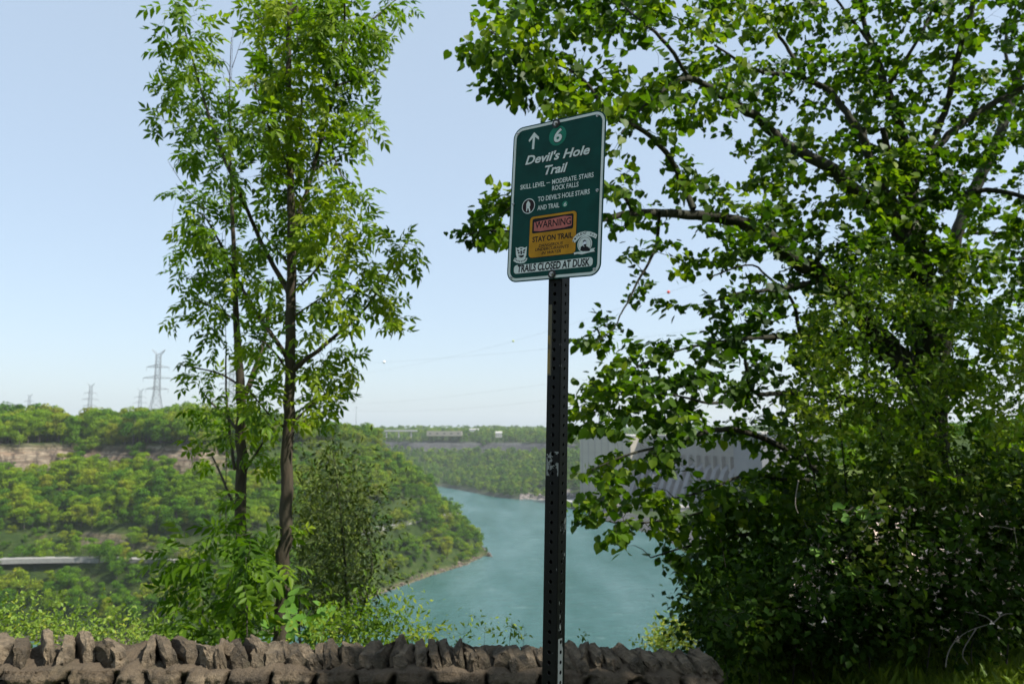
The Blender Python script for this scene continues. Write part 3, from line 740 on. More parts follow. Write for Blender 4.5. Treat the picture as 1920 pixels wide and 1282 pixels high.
dep_ = (.03+prj[k0]+(PX-cen[k0, 0])*tiltx[k0]+(PZ-cen[k0, 1])*tiltz[k0])*(1-jt**.7)*(1-mort)+mort*.03+(fbm(np.c_[PX, PZ]*28, 4, 31)-.5)*.03+(fbm(np.c_[PX, PZ]*70, 2, 37)-.5)*.022+mort*(fbm(np.c_[PX, PZ]*30, 3, 35)-.5)*.06+(fbm(np.c_[PX, PZ]*9, 3, 33)-.5)*.03
Vf = np.c_[PX, -dep_-wt/2, PZ]
i = (np.arange(nz-1)[:, None]*nx+np.arange(nx-1)[None, :]).ravel(); Qf = np.stack([i, i+1, i+nx+1, i+nx], 1)
# top, ends and back: a plain slab behind the face
tp = Vf[-nx:]; NB = 9; back = []
for k in range(1, NB+1):
    t = k/NB; q = tp.copy(); q[:, 1] = tp[:, 1]*(1-t)+(wt/2)*t; q[:, 2] += (fbm(np.c_[tp[:, 0]*14, np.full(nx, t*6)], 4, 4)-.5)*.09; back.append(q)
q = back[-1].copy(); q[:, 2] = -1.2; back.append(q)
Vw = np.vstack([Vf]+back); n0 = (nz-1)*nx; i = (np.arange(NB+1)[:, None]*nx+np.arange(nx-1)[None, :]).ravel()+n0; Qb = np.stack([i, i+1, i+nx+1, i+nx], 1)
allQ = np.vstack([Qf, Qb]).tolist()
e1 = [k*nx+nx-1 for k in range(nz+NB+1)]; e0 = [k*nx for k in range(nz+NB+1)]
Lf = [j for q in allQ for j in q]+e1[::-1]+e0; tt = [4]*len(allQ)+[len(e1), len(e0)]
tn = np.concatenate([cen[k0, 2], np.full(len(Vw)-len(Vf), .5)]); jn = np.concatenate([mort, np.full(len(Vw)-len(Vf), .8)])
link('wall_body', npmesh('wall_body', Vw, Lf, tt, {'tint': ('POINT', tn), 'joint': ('POINT', jn), 'crack': ('POINT', np.concatenate([jt**.6*(1-np.clip(mort/.7, 0, 1)), np.zeros(len(Vw)-len(Vf))]))}), M['stone'], wall)
def coping(x, w, h, tiltd, yaw, seed):
    rr_ = np.random.RandomState(seed); bm = bmesh.new(); bmesh.ops.create_cube(bm, size=1.)
    bmesh.ops.subdivide_edges(bm, edges=bm.edges[:], cuts=4, use_grid_fill=True)
    sk = rr_.uniform(-.25, .25); tp_ = rr_.uniform(.55, 1.); dpt = rr_.uniform(.30, .38)
    co = np.array([v.co[:] for v in bm.verts])
    rn = np.linalg.norm(co*np.array([1, 1, 1]), axis=1); co = co*(1-.12*np.clip((rn-.5)/.36, 0, 1)[:, None])
    z = co[:, 2]+.5; co[:, 0] *= (1-(1-tp_)*z); co[:, 0] += sk*z*.4
    co[:, 1] *= (1-.25*z*z); pk = rr_.uniform(-.3, .3); co[:, 2] += (co[:, 0]*pk+co[:, 1]*rr_.uniform(-.25, .3))*z
    nn = np.stack([fbm(co*3.1+seed*7.7+k*31, 3, seed+k)-.5 for k in range(3)], 1); co += nn*np.array([.42, .16, .26])
    n5 = np.stack([fbm(co*8.+seed*7.7+k*31, 2, seed+k+9)-.5 for k in range(3)], 1); co += n5*np.array([.26, .10, .14])
    co *= np.array([w, dpt, h]); co[:, 2] += h*.42
    for v, q in zip(bm.verts, co): v.co = q
    bmesh.ops.triangulate(bm, faces=bm.faces[:]); me = bpy.data.meshes.new('coping_stone'); bm.to_mesh(me); bm.free()
    a = me.attributes.new('tint', 'FLOAT', 'POINT'); a.data.foreach_set('value', np.clip(np.full(len(me.vertices), rr_.rand()*.8+.1)+0*co[:, 0], 0, 1).astype(np.float32))
    o = link('coping_stone', me, M['stone'], wall); o.location = (x, rr_.uniform(-.05, .02), float(wtop(x))-.035); o.rotation_euler = (rr_.normal(0, .06), math.radians(tiltd), yaw); return o
x = -3.35; k = 0
while x < wx1 and k < 98:
    px = 960+F*x/WY; leftz = px < 420
    w = r.uniform(.055, .09) if leftz else r.uniform(.05, .095)
    h = r.uniform(.11, .155) if leftz else (r.uniform(.095, .13) if px < 900 else r.uniform(.08, .105))
    t = r.normal(-5, 6) if leftz else r.normal(-18, 9)
    coping(x, w, h, t, float(np.interp(px, [0, 420, 700], [.85, .6, .12]))+r.normal(0, .16), 100+k); x += w*(r.uniform(1.1, 1.7) if leftz else r.uniform(.66, .92)); k += 1
    if leftz and r.rand() < .16: x += .05

# ================================================================== SAPLINGS (left)
def px_blob_assign(bl, skA, skB):
    A_, B_ = [], []
    def dmin(sk, x, y): return min(math.hypot(px-x, py-y) for pl in sk for px, py in [(q[0], q[1]) for q in resample(np.array(pl, float), 12)])
    for q in bl: (A_ if dmin(skA, q[0], q[1]) <= dmin(skB, q[0], q[1]) else B_).append(q)
    return A_, B_
LA = [[(527, 1212, 29), (529, 1100, 26), (536, 1000, 24), (539, 880, 22), (541, 760, 21), (543, 680, 20), (547, 560, 19), (547, 460, 17), (545, 350, 14), (543, 230, 13), (541, 120, 11), (543, 20, 9), (546, -100, 8), (550, -250, 5), (553, -380, 3)],
      [(553, 692, 12), (575, 672, 9), (600, 655, 8), (640, 620, 7), (665, 600, 6.5), (700, 560, 5), (730, 510, 4), (752, 470, 3), (776, 430, 1.5)],
      [(540, 672, 10), (505, 622, 8), (480, 585, 7), (450, 535, 6), (430, 490, 5), (405, 440, 4), (380, 400, 2)],
      [(545, 555, 12), (510, 494, 9), (478, 428, 8), (463, 393, 7.5), (444, 350, 7.5), (416, 287, 6.5), (394, 225, 5.5), (369, 144, 4.5), (354, 84, 3), (340, 30, 2)],
      [(548, 450, 11), (562, 395, 10), (575, 360, 9.5), (590, 310, 9), (600, 265, 8), (611, 225, 7), (622, 190, 6.5), (634, 140, 5.5), (643, 90, 5), (646, 40, 4), (647, -30, 3.5), (655, -130, 2)],
      [(547, 310, 7), (562, 255, 6), (567, 200, 5), (562, 130, 4), (556, 60, 3), (560, -40, 2)],
      [(553, 545, 5), (580, 520, 4), (605, 490, 3.5), (625, 465, 3), (640, 440, 2)], [(552, 592, 4), (600, 560, 3), (640, 532, 2)],
      [(600, 262, 4), (640, 248, 3.5), (665, 235, 2.5), (700, 232, 2)], [(632, 160, 5), (680, 145, 4), (705, 131, 3), (728, 128, 2)], [(643, 85, 5), (690, 45, 4), (730, 10, 3), (765, -20, 2)],
      [(544, 312, 5), (520, 270, 4), (500, 230, 3), (482, 185, 3), (470, 110, 2)], [(535, 690, 5), (518, 662, 4), (495, 640, 3), (470, 632, 2)],
      [(552, 790, 5), (590, 752, 4), (625, 728, 3), (668, 708, 2)], [(552, 800, 4), (600, 772, 3), (622, 768, 2)], [(531, 800, 4), (500, 772, 3), (470, 735, 2.5), (450, 722, 2)],
      [(620, 275, 3), (640, 335, 2.5), (662, 345, 2)], [(588, 318, 3.5), (620, 300, 3), (655, 285, 2), (690, 280, 1.5)], [(550, 500, 4), (520, 470, 3), (495, 440, 2.5), (480, 420, 2)],
      [(541, 120, 5), (500, 60, 4), (470, 10, 3), (450, -60, 2)], [(543, 30, 5), (585, -40, 4), (600, -120, 2)]]
LB = [[(452, 1215, 24), (449, 1000, 21), (453, 900, 20), (454, 780, 19), (448, 680, 15), (443, 600, 12), (440, 500, 9), (436, 420, 8), (433, 330, 6), (431, 250, 4), (430, 160, 2), (434, 70, 1.2)],
      [(458, 745, 12), (475, 700, 11), (490, 660, 9), (498, 628, 7), (505, 570, 5), (512, 520, 3)],
      [(445, 805, 7), (420, 775, 5), (395, 755, 4), (380, 735, 3)], [(450, 722, 5), (410, 698, 3.5), (370, 690, 3), (338, 684, 2)], [(447, 960, 6), (430, 930, 5), (415, 890, 4), (398, 855, 3)],
      [(457, 885, 6), (480, 850, 5), (502, 815, 3)], [(440, 500, 4), (400, 470, 3), (360, 455, 2.5), (335, 450, 2)], [(443, 600, 4), (400, 575, 3), (360, 560, 2)], [(441, 545, 4), (395, 530, 3), (350, 522, 2)],
      [(436, 420, 4), (405, 400, 3), (370, 385, 2), (345, 372, 1.5)], [(424, 640, 2.5), (423, 720, 4), (428, 790, 5), (440, 880, 6)]]
BL = [(500, 15, 50, 35), (560, 20, 60, 45), (630, 15, 60, 40), (700, 50, 45, 35), (738, 8, 32, 22), (520, 85, 55, 45), (600, 85, 50, 45), (660, 100, 45, 30), (500, 150, 38, 45), (560, 150, 45, 45), (640, 150, 45, 30), (700, 130, 25, 16), (530, 215, 55, 40),
      (600, 205, 45, 30), (648, 205, 38, 28), (500, 250, 35, 40), (560, 265, 50, 35), (640, 258, 40, 22), (685, 235, 24, 16), (530, 320, 50, 35), (600, 300, 40, 25), (655, 350, 40, 24), (600, 365, 35, 24), (560, 390, 40, 30), (600, 420, 45, 28), (648, 415, 38, 25),
      (520, 400, 35, 28), (570, 470, 40, 24), (630, 455, 35, 24), (510, 460, 35, 28), (635, 500, 25, 14), (620, 540, 35, 14), (665, 440, 16, 12), (762, 478, 34, 28), (735, 450, 22, 14), (712, 500, 28, 25), (690, 555, 45, 26), (735, 560, 32, 20), (724, 598, 20, 16), (650, 590, 30, 18), (610, 620, 30, 16), (600, 560, 30, 14),
      (625, 655, 34, 20), (590, 690, 38, 24), (655, 705, 34, 18), (620, 735, 45, 20), (585, 765, 45, 16), (500, 545, 40, 22), (530, 580, 30, 20), (480, 640, 38, 22), (510, 690, 26, 26), (540, 520, 20, 20),
      (335, 15, 28, 14), (305, 42, 16, 7), (365, 25, 18, 14), (372, 60, 20, 10), (340, 75, 32, 22), (385, 90, 22, 16), (325, 110, 24, 10), (372, 140, 32, 24), (325, 150, 32, 12), (300, 152, 14, 7), (345, 185, 34, 20), (395, 160, 26, 26), (405, 105, 10, 10), (310, 225, 28, 9), (345, 240, 30, 18),
      (390, 205, 32, 22), (425, 185, 18, 20), (415, 240, 30, 26), (345, 280, 28, 12), (385, 285, 24, 18), (435, 275, 26, 30), (450, 225, 20, 20), (400, 320, 28, 10), (445, 330, 26, 24), (355, 368, 34, 11), (400, 375, 34, 20), (440, 400, 34, 28), (360, 405, 30, 20), (395, 440, 45, 25), (350, 455, 25, 18), (340, 480, 22, 12), (400, 485, 45, 24),
      (455, 470, 40, 30), (350, 520, 34, 12), (400, 525, 40, 24), (455, 530, 34, 28), (375, 560, 34, 16), (420, 575, 34, 24), (470, 585, 28, 22), (350, 598, 24, 12), (400, 612, 32, 12), (450, 640, 22, 18), (348, 680, 22, 12), (385, 690, 28, 10), (345, 712, 18, 10), (385, 712, 30, 12), (405, 645, 24, 8), (408, 745, 16, 20),
      (365, 762, 26, 12), (400, 775, 34, 14), (450, 760, 26, 22), (490, 735, 26, 26), (500, 780, 32, 22), (430, 812, 34, 14), (385, 835, 20, 14), (400, 862, 22, 12), (475, 830, 24, 14), (500, 860, 14, 16)]
A_, B_ = px_blob_assign(BL, LA, LB)
comps = [compound(3, .6, 1), compound(2, .8, 2), compound(3, 1., 3)]
def build_sapling(limbs, bl, Yd, seed, label, k, tint0, leafsz=.175):
    base = P(limbs[0][0][0], limbs[0][0][1], Yd); zb = zt(base[0], base[1])
    root = empty('ash_sapling', (0, 0, 0), 0, label=label, cat='tree')
    pl = Plant(seed); Yf = lambda x, y: Yd+.5*math.sin(x*.021+y*.013+seed)*min(1, abs(x-limbs[0][3][0])/60)
    pl.limb([[base[0]-.01, base[1], zb-.15, limbs[0][0][2]/2*Yd/F*1.15]]+[[*P(a, b_, Yd), w/2*Yd/F] for a, b_, w in limbs[0]])
    for l in limbs[1:]:
        st = l[0]; rows = [[*P(st[0], st[1], Yd), st[2]/2*Yd/F]]+[[*P(a, b_, Yf(a, b_)), w/2*Yd/F] for a, b_, w in l[1:]]; pl.limb(rows, .08)
    att = blobs_pts([(q[0], q[1], q[2]*.88, q[3]*.85) for q in bl], Yf, pl.rs, k*1.25, .5); pl.twigs(att, .0028, .08, .05, .12, maxlen=1.2)
    p, d = pl.leafspots(8, .6, .014, 3)
    # also leaves on thin limbs
    rs_ = pl.rs; X_, Y_, D_ = proj(p); B4 = np.array([q[:4] for q in bl], float)
    ins = ((((X_[:, None]-B4[:, 0])/(B4[:, 2]+3))**2+((Y_[:, None]-B4[:, 1])/(B4[:, 3]+2))**2) < 1).any(1)
    tr_ = np.array(sorted(limbs[0], key=lambda q: q[1]), float); tx_ = np.interp(Y_, tr_[:, 1], tr_[:, 0]); front = (np.abs(X_-tx_) < 16) & (p[:, 1] < Yd)
    ins &= ~(front & (rs_.rand(len(p)) < .75)); p = p[ins]; d = d[ins]; n = len(p)
    d = jitdir(d, rs_, .75, .35); u = upj(n, rs_, .45); Rm = orient(d, u); sc = leafsz*rs_.uniform(.65, 1.1, n)
    w = fbm(p*2.2, 2, 3); tint = np.clip((w-.5)*1.6+tint0+rs_.normal(0, .14, n)+np.where(rs_.rand(n) < .06, .35, 0), 0, 1)
    pl.bark('trunk', M['bark_ash'], root)
    crown = None
    ty = rs_.randint(0, 3, n); parts = []
    for q in range(3):
        s = ty == q; o = scatter('foliage', comps[q], p[s], Rm[s], sc[s], tint[s], M['ash_leaf'], root)
        if crown is None: crown = o
        else: parts.append(o)
    merge(crown, parts); return pl, root
def merge(o, parts):
    """join several leaf meshes into the first one, in data"""
    ms = [o.data]+[q.data for q in parts]; V = []; L = []; T_ = []; A2 = []; n = 0; mi = []
    mats = []
    for me in ms:
        v = np.zeros(len(me.vertices)*3, np.float32); me.vertices.foreach_get('co', v); l = np.zeros(len(me.loops), np.int32); me.loops.foreach_get('vertex_index', l)
        t = np.zeros(len(me.polygons), np.int32); me.polygons.foreach_get('loop_total', t); a = np.zeros(len(me.polygons), np.float32); me.attributes['tint'].data.foreach_get('value', a)
        mt = me.materials[0]
        if mt not in mats: mats.append(mt)
        mi.append(np.full(len(t), mats.index(mt)))
        V.append(v.reshape(-1, 3)); L.append(l+n); T_.append(t); A2.append(a); n += len(v)//3
    me = npmesh(o.data.name, np.concatenate(V), np.concatenate(L), np.concatenate(T_), {'tint': ('FACE', np.concatenate(A2))}, np.concatenate(mi))
    for m_ in mats: me.materials.append(m_)
    for q in parts: bpy.data.objects.remove(q)
    o.data = me
build_sapling(LA, A_, 6.0, 4, 'taller young ash tree with the thicker trunk, standing just behind the stone wall', 2.7, .5)
build_sapling(LB, B_, 6.9, 8, 'thinner young tree standing left of and behind the thicker ash trunk', 2.5, .5)
# bare twigs
def dead(name, label, lines, Yd, parent=None, mat=None, cat='dead twigs'):
    mb = MB()
    for l in lines: mb.tube(smooth_poly([P(a, b_, Yd) for a, b_ in l], 2), np.linspace(1, .4, len(smooth_poly([P(a, b_, Yd) for a, b_ in l], 2)))*.0042, 5)
    return tag(mb.build(name, mat or M['twig'], None, True), label, cat)
dead('bare_sapling', 'leafless grey sapling rising between the two young ash trees and the sky', [[(423, 1215), (424, 900), (424, 640), (420, 500), (428, 300), (434, 150), (437, 50)], [(434, 150), (418, 110)], [(435, 128), (452, 78)], [(430, 190), (413, 118)], [(433, 170), (455, 150), (470, 140)], [(430, 200), (460, 145), (474, 120)],
     [(390, 440), (370, 375), (355, 330), (345, 285)], [(370, 375), (345, 350), (325, 318), (315, 302)], [(360, 350), (357, 300)], [(372, 380), (330, 345)], [(430, 250), (410, 205), (396, 165)]], 7.3, cat='sapling')

# ================================================================== LINDEN (right)
def YL(x, y): return 8.1-2.2*min(1., max(0., (1690-x)/640.))+.35*math.sin(x*.013+y*.009)
TR = [[(1742, 1235, 66), (1745, 1000, 62), (1743, 850, 60), (1740, 700, 58), (1736, 590, 55), (1717, 490, 52), (1702, 430, 46), (1706, 375, 34), (1706, 330, 28), (1694, 260, 22), (1680, 215, 19), (1663, 180, 16), (1652, 130, 14), (1638, 95, 12), (1620, 50, 9), (1608, -40, 7), (1600, -140, 4)],
      [(1740, 760, 40), (1690, 680, 36), (1640, 620, 34), (1595, 572, 32), (1549, 518, 30), (1527, 506, 28), (1497, 494, 26), (1466, 470, 24), (1434, 434, 22), (1372, 414, 20), (1310, 403, 17), (1250, 399, 14), (1190, 397, 12), (1132, 411, 9), (1060, 430, 7), (1000, 442, 5), (935, 430, 3.5), (872, 440, 2)],
      [(1702, 430, 34), (1671, 407, 26), (1633, 383, 24), (1591, 351, 22), (1559, 312, 20), (1496, 284, 18), (1450, 253, 16), (1419, 218, 15), (1394, 207, 14), (1352, 179, 12), (1316, 154, 10), (1285, 144, 10), (1262, 158, 7), (1228, 180, 5), (1193, 214, 4), (1165, 250, 2)],
      [(1290, 146, 7), (1267, 105, 7), (1239, 70, 6), (1211, 46, 5), (1183, 25, 4), (1150, -10, 3), (1120, -60, 2)],
      [(1300, 392, 10), (1278, 344, 10), (1264, 309, 9), (1239, 274, 9), (1204, 242, 8), (1141, 218, 7), (1120, 186, 6), (1106, 161, 6), (1078, 137, 5), (1053, 123, 5), (1011, 116, 4), (979, 88, 3), (930, 67, 2.5), (900, 45, 1.5)],
      [(1190, 397, 8), (1183, 390, 7), (1169, 365, 6), (1134, 344, 5), (1060, 330, 4), (1000, 350, 3), (950, 395, 2.5), (905, 430, 2)],
      [(1236, 400, 6), (1234, 440, 6), (1230, 465, 5), (1213, 500, 4.5), (1194, 530, 4), (1178, 566, 3), (1162, 590, 2.6), (1156, 612, 2), (1118, 642, 1.2)],
      [(1702, 430, 24), (1680, 390, 20), (1643, 344, 16), (1622, 267, 14), (1608, 242, 12), (1577, 197, 11), (1555, 168, 10), (1531, 158, 9), (1492, 140, 8), (1422, 137, 7), (1380, 112, 5), (1340, 85, 3)],
      [(1508, 145, 7), (1480, 95, 6), (1468, 77, 5.5), (1433, 32, 4.5), (1400, -5, 4), (1370, -60, 3)],
      [(1695, 450, 26), (1662, 400, 18), (1640, 340, 15), (1628, 300, 12), (1618, 240, 9)],
      [(1707, 400, 20), (1730, 374, 12), (1752, 372, 10), (1780, 379, 9), (1815, 358, 9), (1871, 356, 8), (1930, 372, 7), (2000, 400, 4)],
      [(1705, 340, 15), (1740, 295, 13), (1773, 258, 12), (1819, 218, 11), (1871, 190, 10), (1930, 158, 9), (2010, 120, 5)],
      [(1740, 296, 9), (1752, 253, 11), (1770, 218, 11), (1780, 183, 10), (1791, 123, 10), (1805, 75, 9), (1819, 35, 9), (1830, -30, 8), (1840, -120, 5)],
      [(1706, 420, 20), (1690, 340, 16), (1665, 290, 12), (1655, 240, 9)], [(1660, 170, 8), (1700, 110, 6), (1730, 60, 5), (1760, -10, 4)], [(1640, 95, 6), (1600, 40, 5), (1560, -10, 4), (1520, -70, 3)],
      [(1560, 525, 12), (1520, 530, 10), (1484, 537, 9), (1428, 546, 7), (1380, 548, 4), (1330, 570, 2)], [(1690, 680, 18), (1600, 640, 14), (1500, 628, 11), (1450, 632, 9), (1403, 634, 7), (1350, 640, 5), (1270, 655, 3), (1190, 690, 2)],
      [(1500, 628, 7), (1490, 560, 5), (1440, 520, 4), (1410, 490, 3), (1330, 520, 2.5)],
      [(1745, 1000, 26), (1640, 960, 16), (1560, 900, 13), (1480, 845, 11), (1450, 830, 10), (1410, 812, 9), (1375, 804, 9), (1340, 805, 8), (1310, 813, 7), (1250, 835, 5), (1180, 850, 4), (1110, 880, 2)],
      [(1745, 800, 20), (1650, 760, 13), (1560, 740, 10), (1470, 735, 8), (1409, 743, 7), (1400, 693, 6), (1394, 656, 5), (1370, 600, 3)], [(1409, 743, 6), (1340, 760, 5), (1270, 740, 4), (1200, 735, 3), (1110, 735, 2)],
      [(1560, 900, 8), (1460, 900, 7), (1425, 888, 6), (1382, 893, 5), (1357, 906, 4), (1290, 930, 3), (1220, 940, 2)], [(1745, 1050, 20), (1620, 1010, 12), (1500, 990, 9), (1400, 1000, 6), (1300, 1020, 4), (1220, 1045, 2)],
      [(1500, 990, 7), (1430, 940, 5), (1350, 950, 4), (1260, 975, 3), (1150, 985, 2), (1110, 960, 1.5)], [(1400, 1000, 5), (1350, 1060, 4), (1320, 1110, 3)]]
POLY = [(1000, -70), (960, 0), (905, 22), (885, 40), (920, 75), (875, 90), (920, 130), (880, 165), (960, 172), (985, 205), (1040, 212), (1060, 240), (1130, 215), (1145, 225), (1140, 400), (1135, 545), (1175, 560), (1120, 600), (1100, 645), (1165, 660), (1145, 690), (1070, 735), (1095, 765), (1150, 775), (1065, 815), (1085, 850), (1065, 880), (1110, 900),
        (1070, 935), (1088, 985), (1115, 955), (1160, 960), (1150, 1002), (1195, 1022), (1245, 975), (1285, 1030), (1200, 1058), (1270, 1072), (1310, 1110), (1340, 1150), (1350, 1230), (2020, 1250), (2080, -120), (1400, -140)]
GAPS = [(1253, 548, 28, 18), (1215, 112, 52, 22), (1262, 95, 22, 22), (1335, 285, 45, 42), (1290, 262, 28, 24), (1375, 330, 22, 26), (1220, 335, 26, 30), (1215, 285, 16, 14), (1255, 212, 24, 12), (1462, 92, 22, 26), (1400, 250, 16, 18), (1595, 75, 22, 14), (1865, 22, 28, 22), (1850, 100, 30, 16), (1895, 300, 22, 34), (1785, 410, 26, 22), (1432, 498, 52, 20), (1340, 450, 20, 12),
        (1500, 565, 26, 30), (1480, 610, 26, 10), (1250, 492, 20, 20), (1290, 545, 34, 24), (1190, 600, 40, 38), (1150, 480, 16, 20), (1175, 440, 18, 8), (1330, 535, 28, 10), (1255, 610, 50, 15), (1290, 455, 16, 10), (1440, 655, 34, 12), (1390, 690, 20, 20), (1250, 700, 14, 10), (1180, 800, 30, 10), (1330, 690, 16, 14), (1370, 770, 34, 12), (1480, 690, 22, 14),
        (1110, 835, 40, 24), (1190, 845, 26, 18), (1352, 866, 60, 38), (1292, 840, 26, 16), (1250, 915, 34, 14), (1100, 912, 30, 12), (1185, 905, 26, 9), (1220, 890, 26, 12), (1265, 905, 30, 16), (1200, 960, 34, 12), (1150, 940, 12, 10), (1345, 855, 36, 22), (1310, 870, 26, 14), (1395, 860, 22, 26), (1100, 860, 14, 8), (1155, 835, 30, 8), (1600, 680, 16, 12), (1870, 420, 26, 10), (1560, 600, 20, 10), (1440, 60, 10, 10), (1530, 250, 12, 10), (1640, 210, 10, 10), (1210, 1010, 30, 14)]
def inpoly(x, y, poly):
    r_ = False; n = len(poly)
    for i in range(n):
        (ax, ay), (bx, by) = poly[i], poly[(i+1) % n]
        if (ay > y) != (by > y) and x < (bx-ax)*(y-ay)/(by-ay)+ax: r_ = not r_
    return r_
def gapf(x, y, g=GAPS): return any(((x-a)/c)**2+((y-b_)/d)**2 < 1 for a, b_, c, d in g)
pl = Plant(21); rs_ = pl.rs
root = empty('linden_tree', (0, 0, 0), 0, label='large spreading dark-limbed tree on the right with broad rounded leaves over the sign', cat='tree')
tr0 = TR[0]; base = P(tr0[0][0], tr0[0][1], 8.1)
pl.limb([[base[0], base[1], zt(base[0], base[1])-.3, .24]]+[[*P(a, b_, 8.1+.0*(a)), w/2*8.1/F] for a, b_, w in tr0], .12)
for l in TR[1:]: pl.limb([[*P(a, b_, (YL(a, b_) if i else 8.1-2.2*min(1., max(0., (1690-a)/640.)))-.12), w*1.15/2*YL(a, b_)/F] for i, (a, b_, w) in enumerate(l)], .10)
att = []
while len(att) < 2650:
    x, y = rs_.uniform(860, 2060), rs_.uniform(-130, 1230)
    if not inpoly(x, y, POLY) or gapf(x, y): continue
    if y > 560 and x > 1560 and rs_.rand() < .3: continue
    if 360 < y < 640 and 1130 < x < 1330 and rs_.rand() < .62: continue
    if y < 420 and 1140 < x < 1420 and rs_.rand() < .25: continue
    if 640 < y < 900 and x < 1330 and rs_.rand() < .1: continue
    att.append(P(x, y, YL(x, y)+rs_.normal(0, .42)))
    if y > 850 and x < 1560: att.append(P(x+rs_.normal(0, 20), y+rs_.normal(0, 14), YL(x, y)+rs_.normal(0, .4)))
    if 1600 < x < 1800 and 280 < y < 620: att.append(P(x, y, YL(x, y)-rs_.uniform(.3, .9)))
for b_ in [(945, 370, 8, 12), (925, 395, 20, 12), (905, 432, 22, 12), (945, 440, 14, 14), (880, 440, 18, 5), (1105, 640, 16, 8), (1085, 765, 22, 14), (900, 100, 20, 14), (1100, 960, 16, 18)]:
    for _ in range(5): att.append(P(b_[0]+rs_.uniform(-1, 1)*b_[2], b_[1]+rs_.uniform(-1, 1)*b_[3], YL(*b_[:2])+rs_.normal(0, .15)))
pl.twigs(att, .003, .09, .10, .16, maxlen=1.6)
pl.bark('trunk', M['bark_dark'], root)
p, d = pl.leafspots(20, .4, .03, 14); p = p+rs_.normal(0, 1, p.shape)*np.array([.06, .06, .018])
X_, Y_, D_ = proj(p); G2 = [(g[0], g[1], g[2]*(.95 if g[1] > 780 else .7), g[3]*(.95 if g[1] > 780 else .7)) for g in GAPS]; keep = np.array([not gapf(a, b_, G2) for a, b_ in zip(X_, Y_)]); p = p[keep]; d = d[keep]; n = len(p)
d = jitdir(d, rs_, .7, .6); u = upj(n, rs_, .45); sc = .071*rs_.uniform(.5, 1.25, n)
tint = np.clip(.40+(fbm(p*1.3, 2, 3)-.5)*1.3+rs_.normal(0, .2, n)+np.where(rs_.rand(n) < .08, .3, 0)+np.where(p[:, 2] > 4.2, .14, 0)*0, 0, 1)
scatter('foliage', heart(), p, orient(d, u), sc, tint, M['linden_leaf'], root)
print('linden leaves', n)
# leaning bare trunk behind
pl = Plant(5); root = empty('leaning_tree', (0, 0, 0), 0, label='bare leaning trunk rising to the top right corner behind the big tree', cat='tree')
b0 = P(1745, 1100, 10.5); b0[2] = zt(b0[0], b0[1])-.3
pl.limb([[*b0, .13]]+[[*P(a, b_, 10.5), w/2*10.5/F] for a, b_, w in [(1765, 700, 27), (1775, 560, 25), (1787, 455, 24), (1815, 386, 23), (1847, 316, 21), (1879, 239, 19), (1903, 165, 17), (1922, 100, 16), (1960, -20, 13), (1990, -150, 8)]])
pl.limb_px([(1795, 440, 8), (1830, 437, 7), (1860, 436, 6), (1925, 442, 5), (1990, 430, 3)], 10.5); pl.limb_px([(1790, 470, 10), (1830, 475, 10), (1870, 484, 9), (1930, 486, 8), (2000, 470, 5)], 10.5); pl.limb_px([(1903, 160, 7), (1880, 90, 6), (1900, 20, 4), (1890, -60, 2)], 10.5)
att = []
while len(att) < 260:
    x, y = rs_.uniform(1740, 2080), rs_.uniform(-120, 720)
    if (y < 60 and x < 1860) or (x < 1800 and y > 130 and y < 480) or gapf(x, y): continue
    att.append(P(x, y, 10.5+rs_.normal(0, .6)))
pl.twigs(att, .004, .12, .1, .15, maxlen=2.5); pl.bark('trunk', M['bark_dark'], root); p, d = pl.leafspots(12, .3, .05, 3); n = len(p)
X_, Y_, D_ = proj(p); keep = np.array([not gapf(a, b_) for a, b_ in zip(X_, Y_)]); p = p[keep]; d = d[keep]; n = len(p)
scatter('foliage', heart(), p, orient(jitdir(d, rs_, .6, .5), upj(n, rs_, .5)), .1*rs_.uniform(.6, 1.1, n), np.clip(rs_.normal(.55, .2, n), 0, 1), M['linden_leaf'], root)

# ================================================================== SHRUBS
def shrub(name, label, cat, bases, bl, Yd, tm, size, mat, seed, k=3., per=34, tint0=.5, droop=.1, r0=.003, dz=.8, bmat='twig', stem=.012, jit=.7, zbase=None, spread=.03, foln='foliage', puff=10, pr=.09):
    root = empty(name, (0, 0, 0), 0, label=label, cat=cat); pl = Plant(seed)
    if isinstance(bl[0], tuple): att = blobs_pts(bl, Yd, pl.rs, k, dz)
    else: att = np.array(bl)
    for bx, by, tx, ty in bases:
        Y0 = Yd(bx, by) if callable(Yd) else Yd
        b0 = P(bx, by, Y0); b0[2] = (zt(b0[0], b0[1]) if zbase is None else zbase)-.08; t0 = P(tx, ty, Y0+pl.rs.normal(0, dz*.25)); hh_ = np.linalg.norm(t0-b0); mid = (b0*.6+t0*.4)+pl.rs.normal(0, .07*hh_, 3); m2_ = (b0*.25+t0*.75)+pl.rs.normal(0, .07*hh_, 3)
        pl.limb([[*b0, stem], [*mid, stem*.7], [*m2_, stem*.45], [*t0, stem*.2]], .08)
    pl.twigs(att, r0, .07, .08, .15, maxlen=3.); pl.bark('stems', M[bmat], root)
    p, d = pl.leafspots(per, .3, spread, 3); rs_ = pl.rs
    if puff:
        pc = np.repeat(att, puff, 0); e_ = rs_.normal(0, 1, pc.shape); p = np.vstack([p, pc+e_*pr]); d = np.vstack([d, e_/np.linalg.norm(e_, axis=1)[:, None]])
    n = len(p)
    tint = np.clip((fbm(p*2.5, 2, 3)-.5)*1.5+tint0+rs_.normal(0, .16, n), 0, 1)
    scatter(foln, tm, p, orient(jitdir(d, rs_, jit, droop), upj(n, rs_, .6)), size*rs_.uniform(.6, 1.2, n), tint, M[mat], root)
    return root, p, rs_
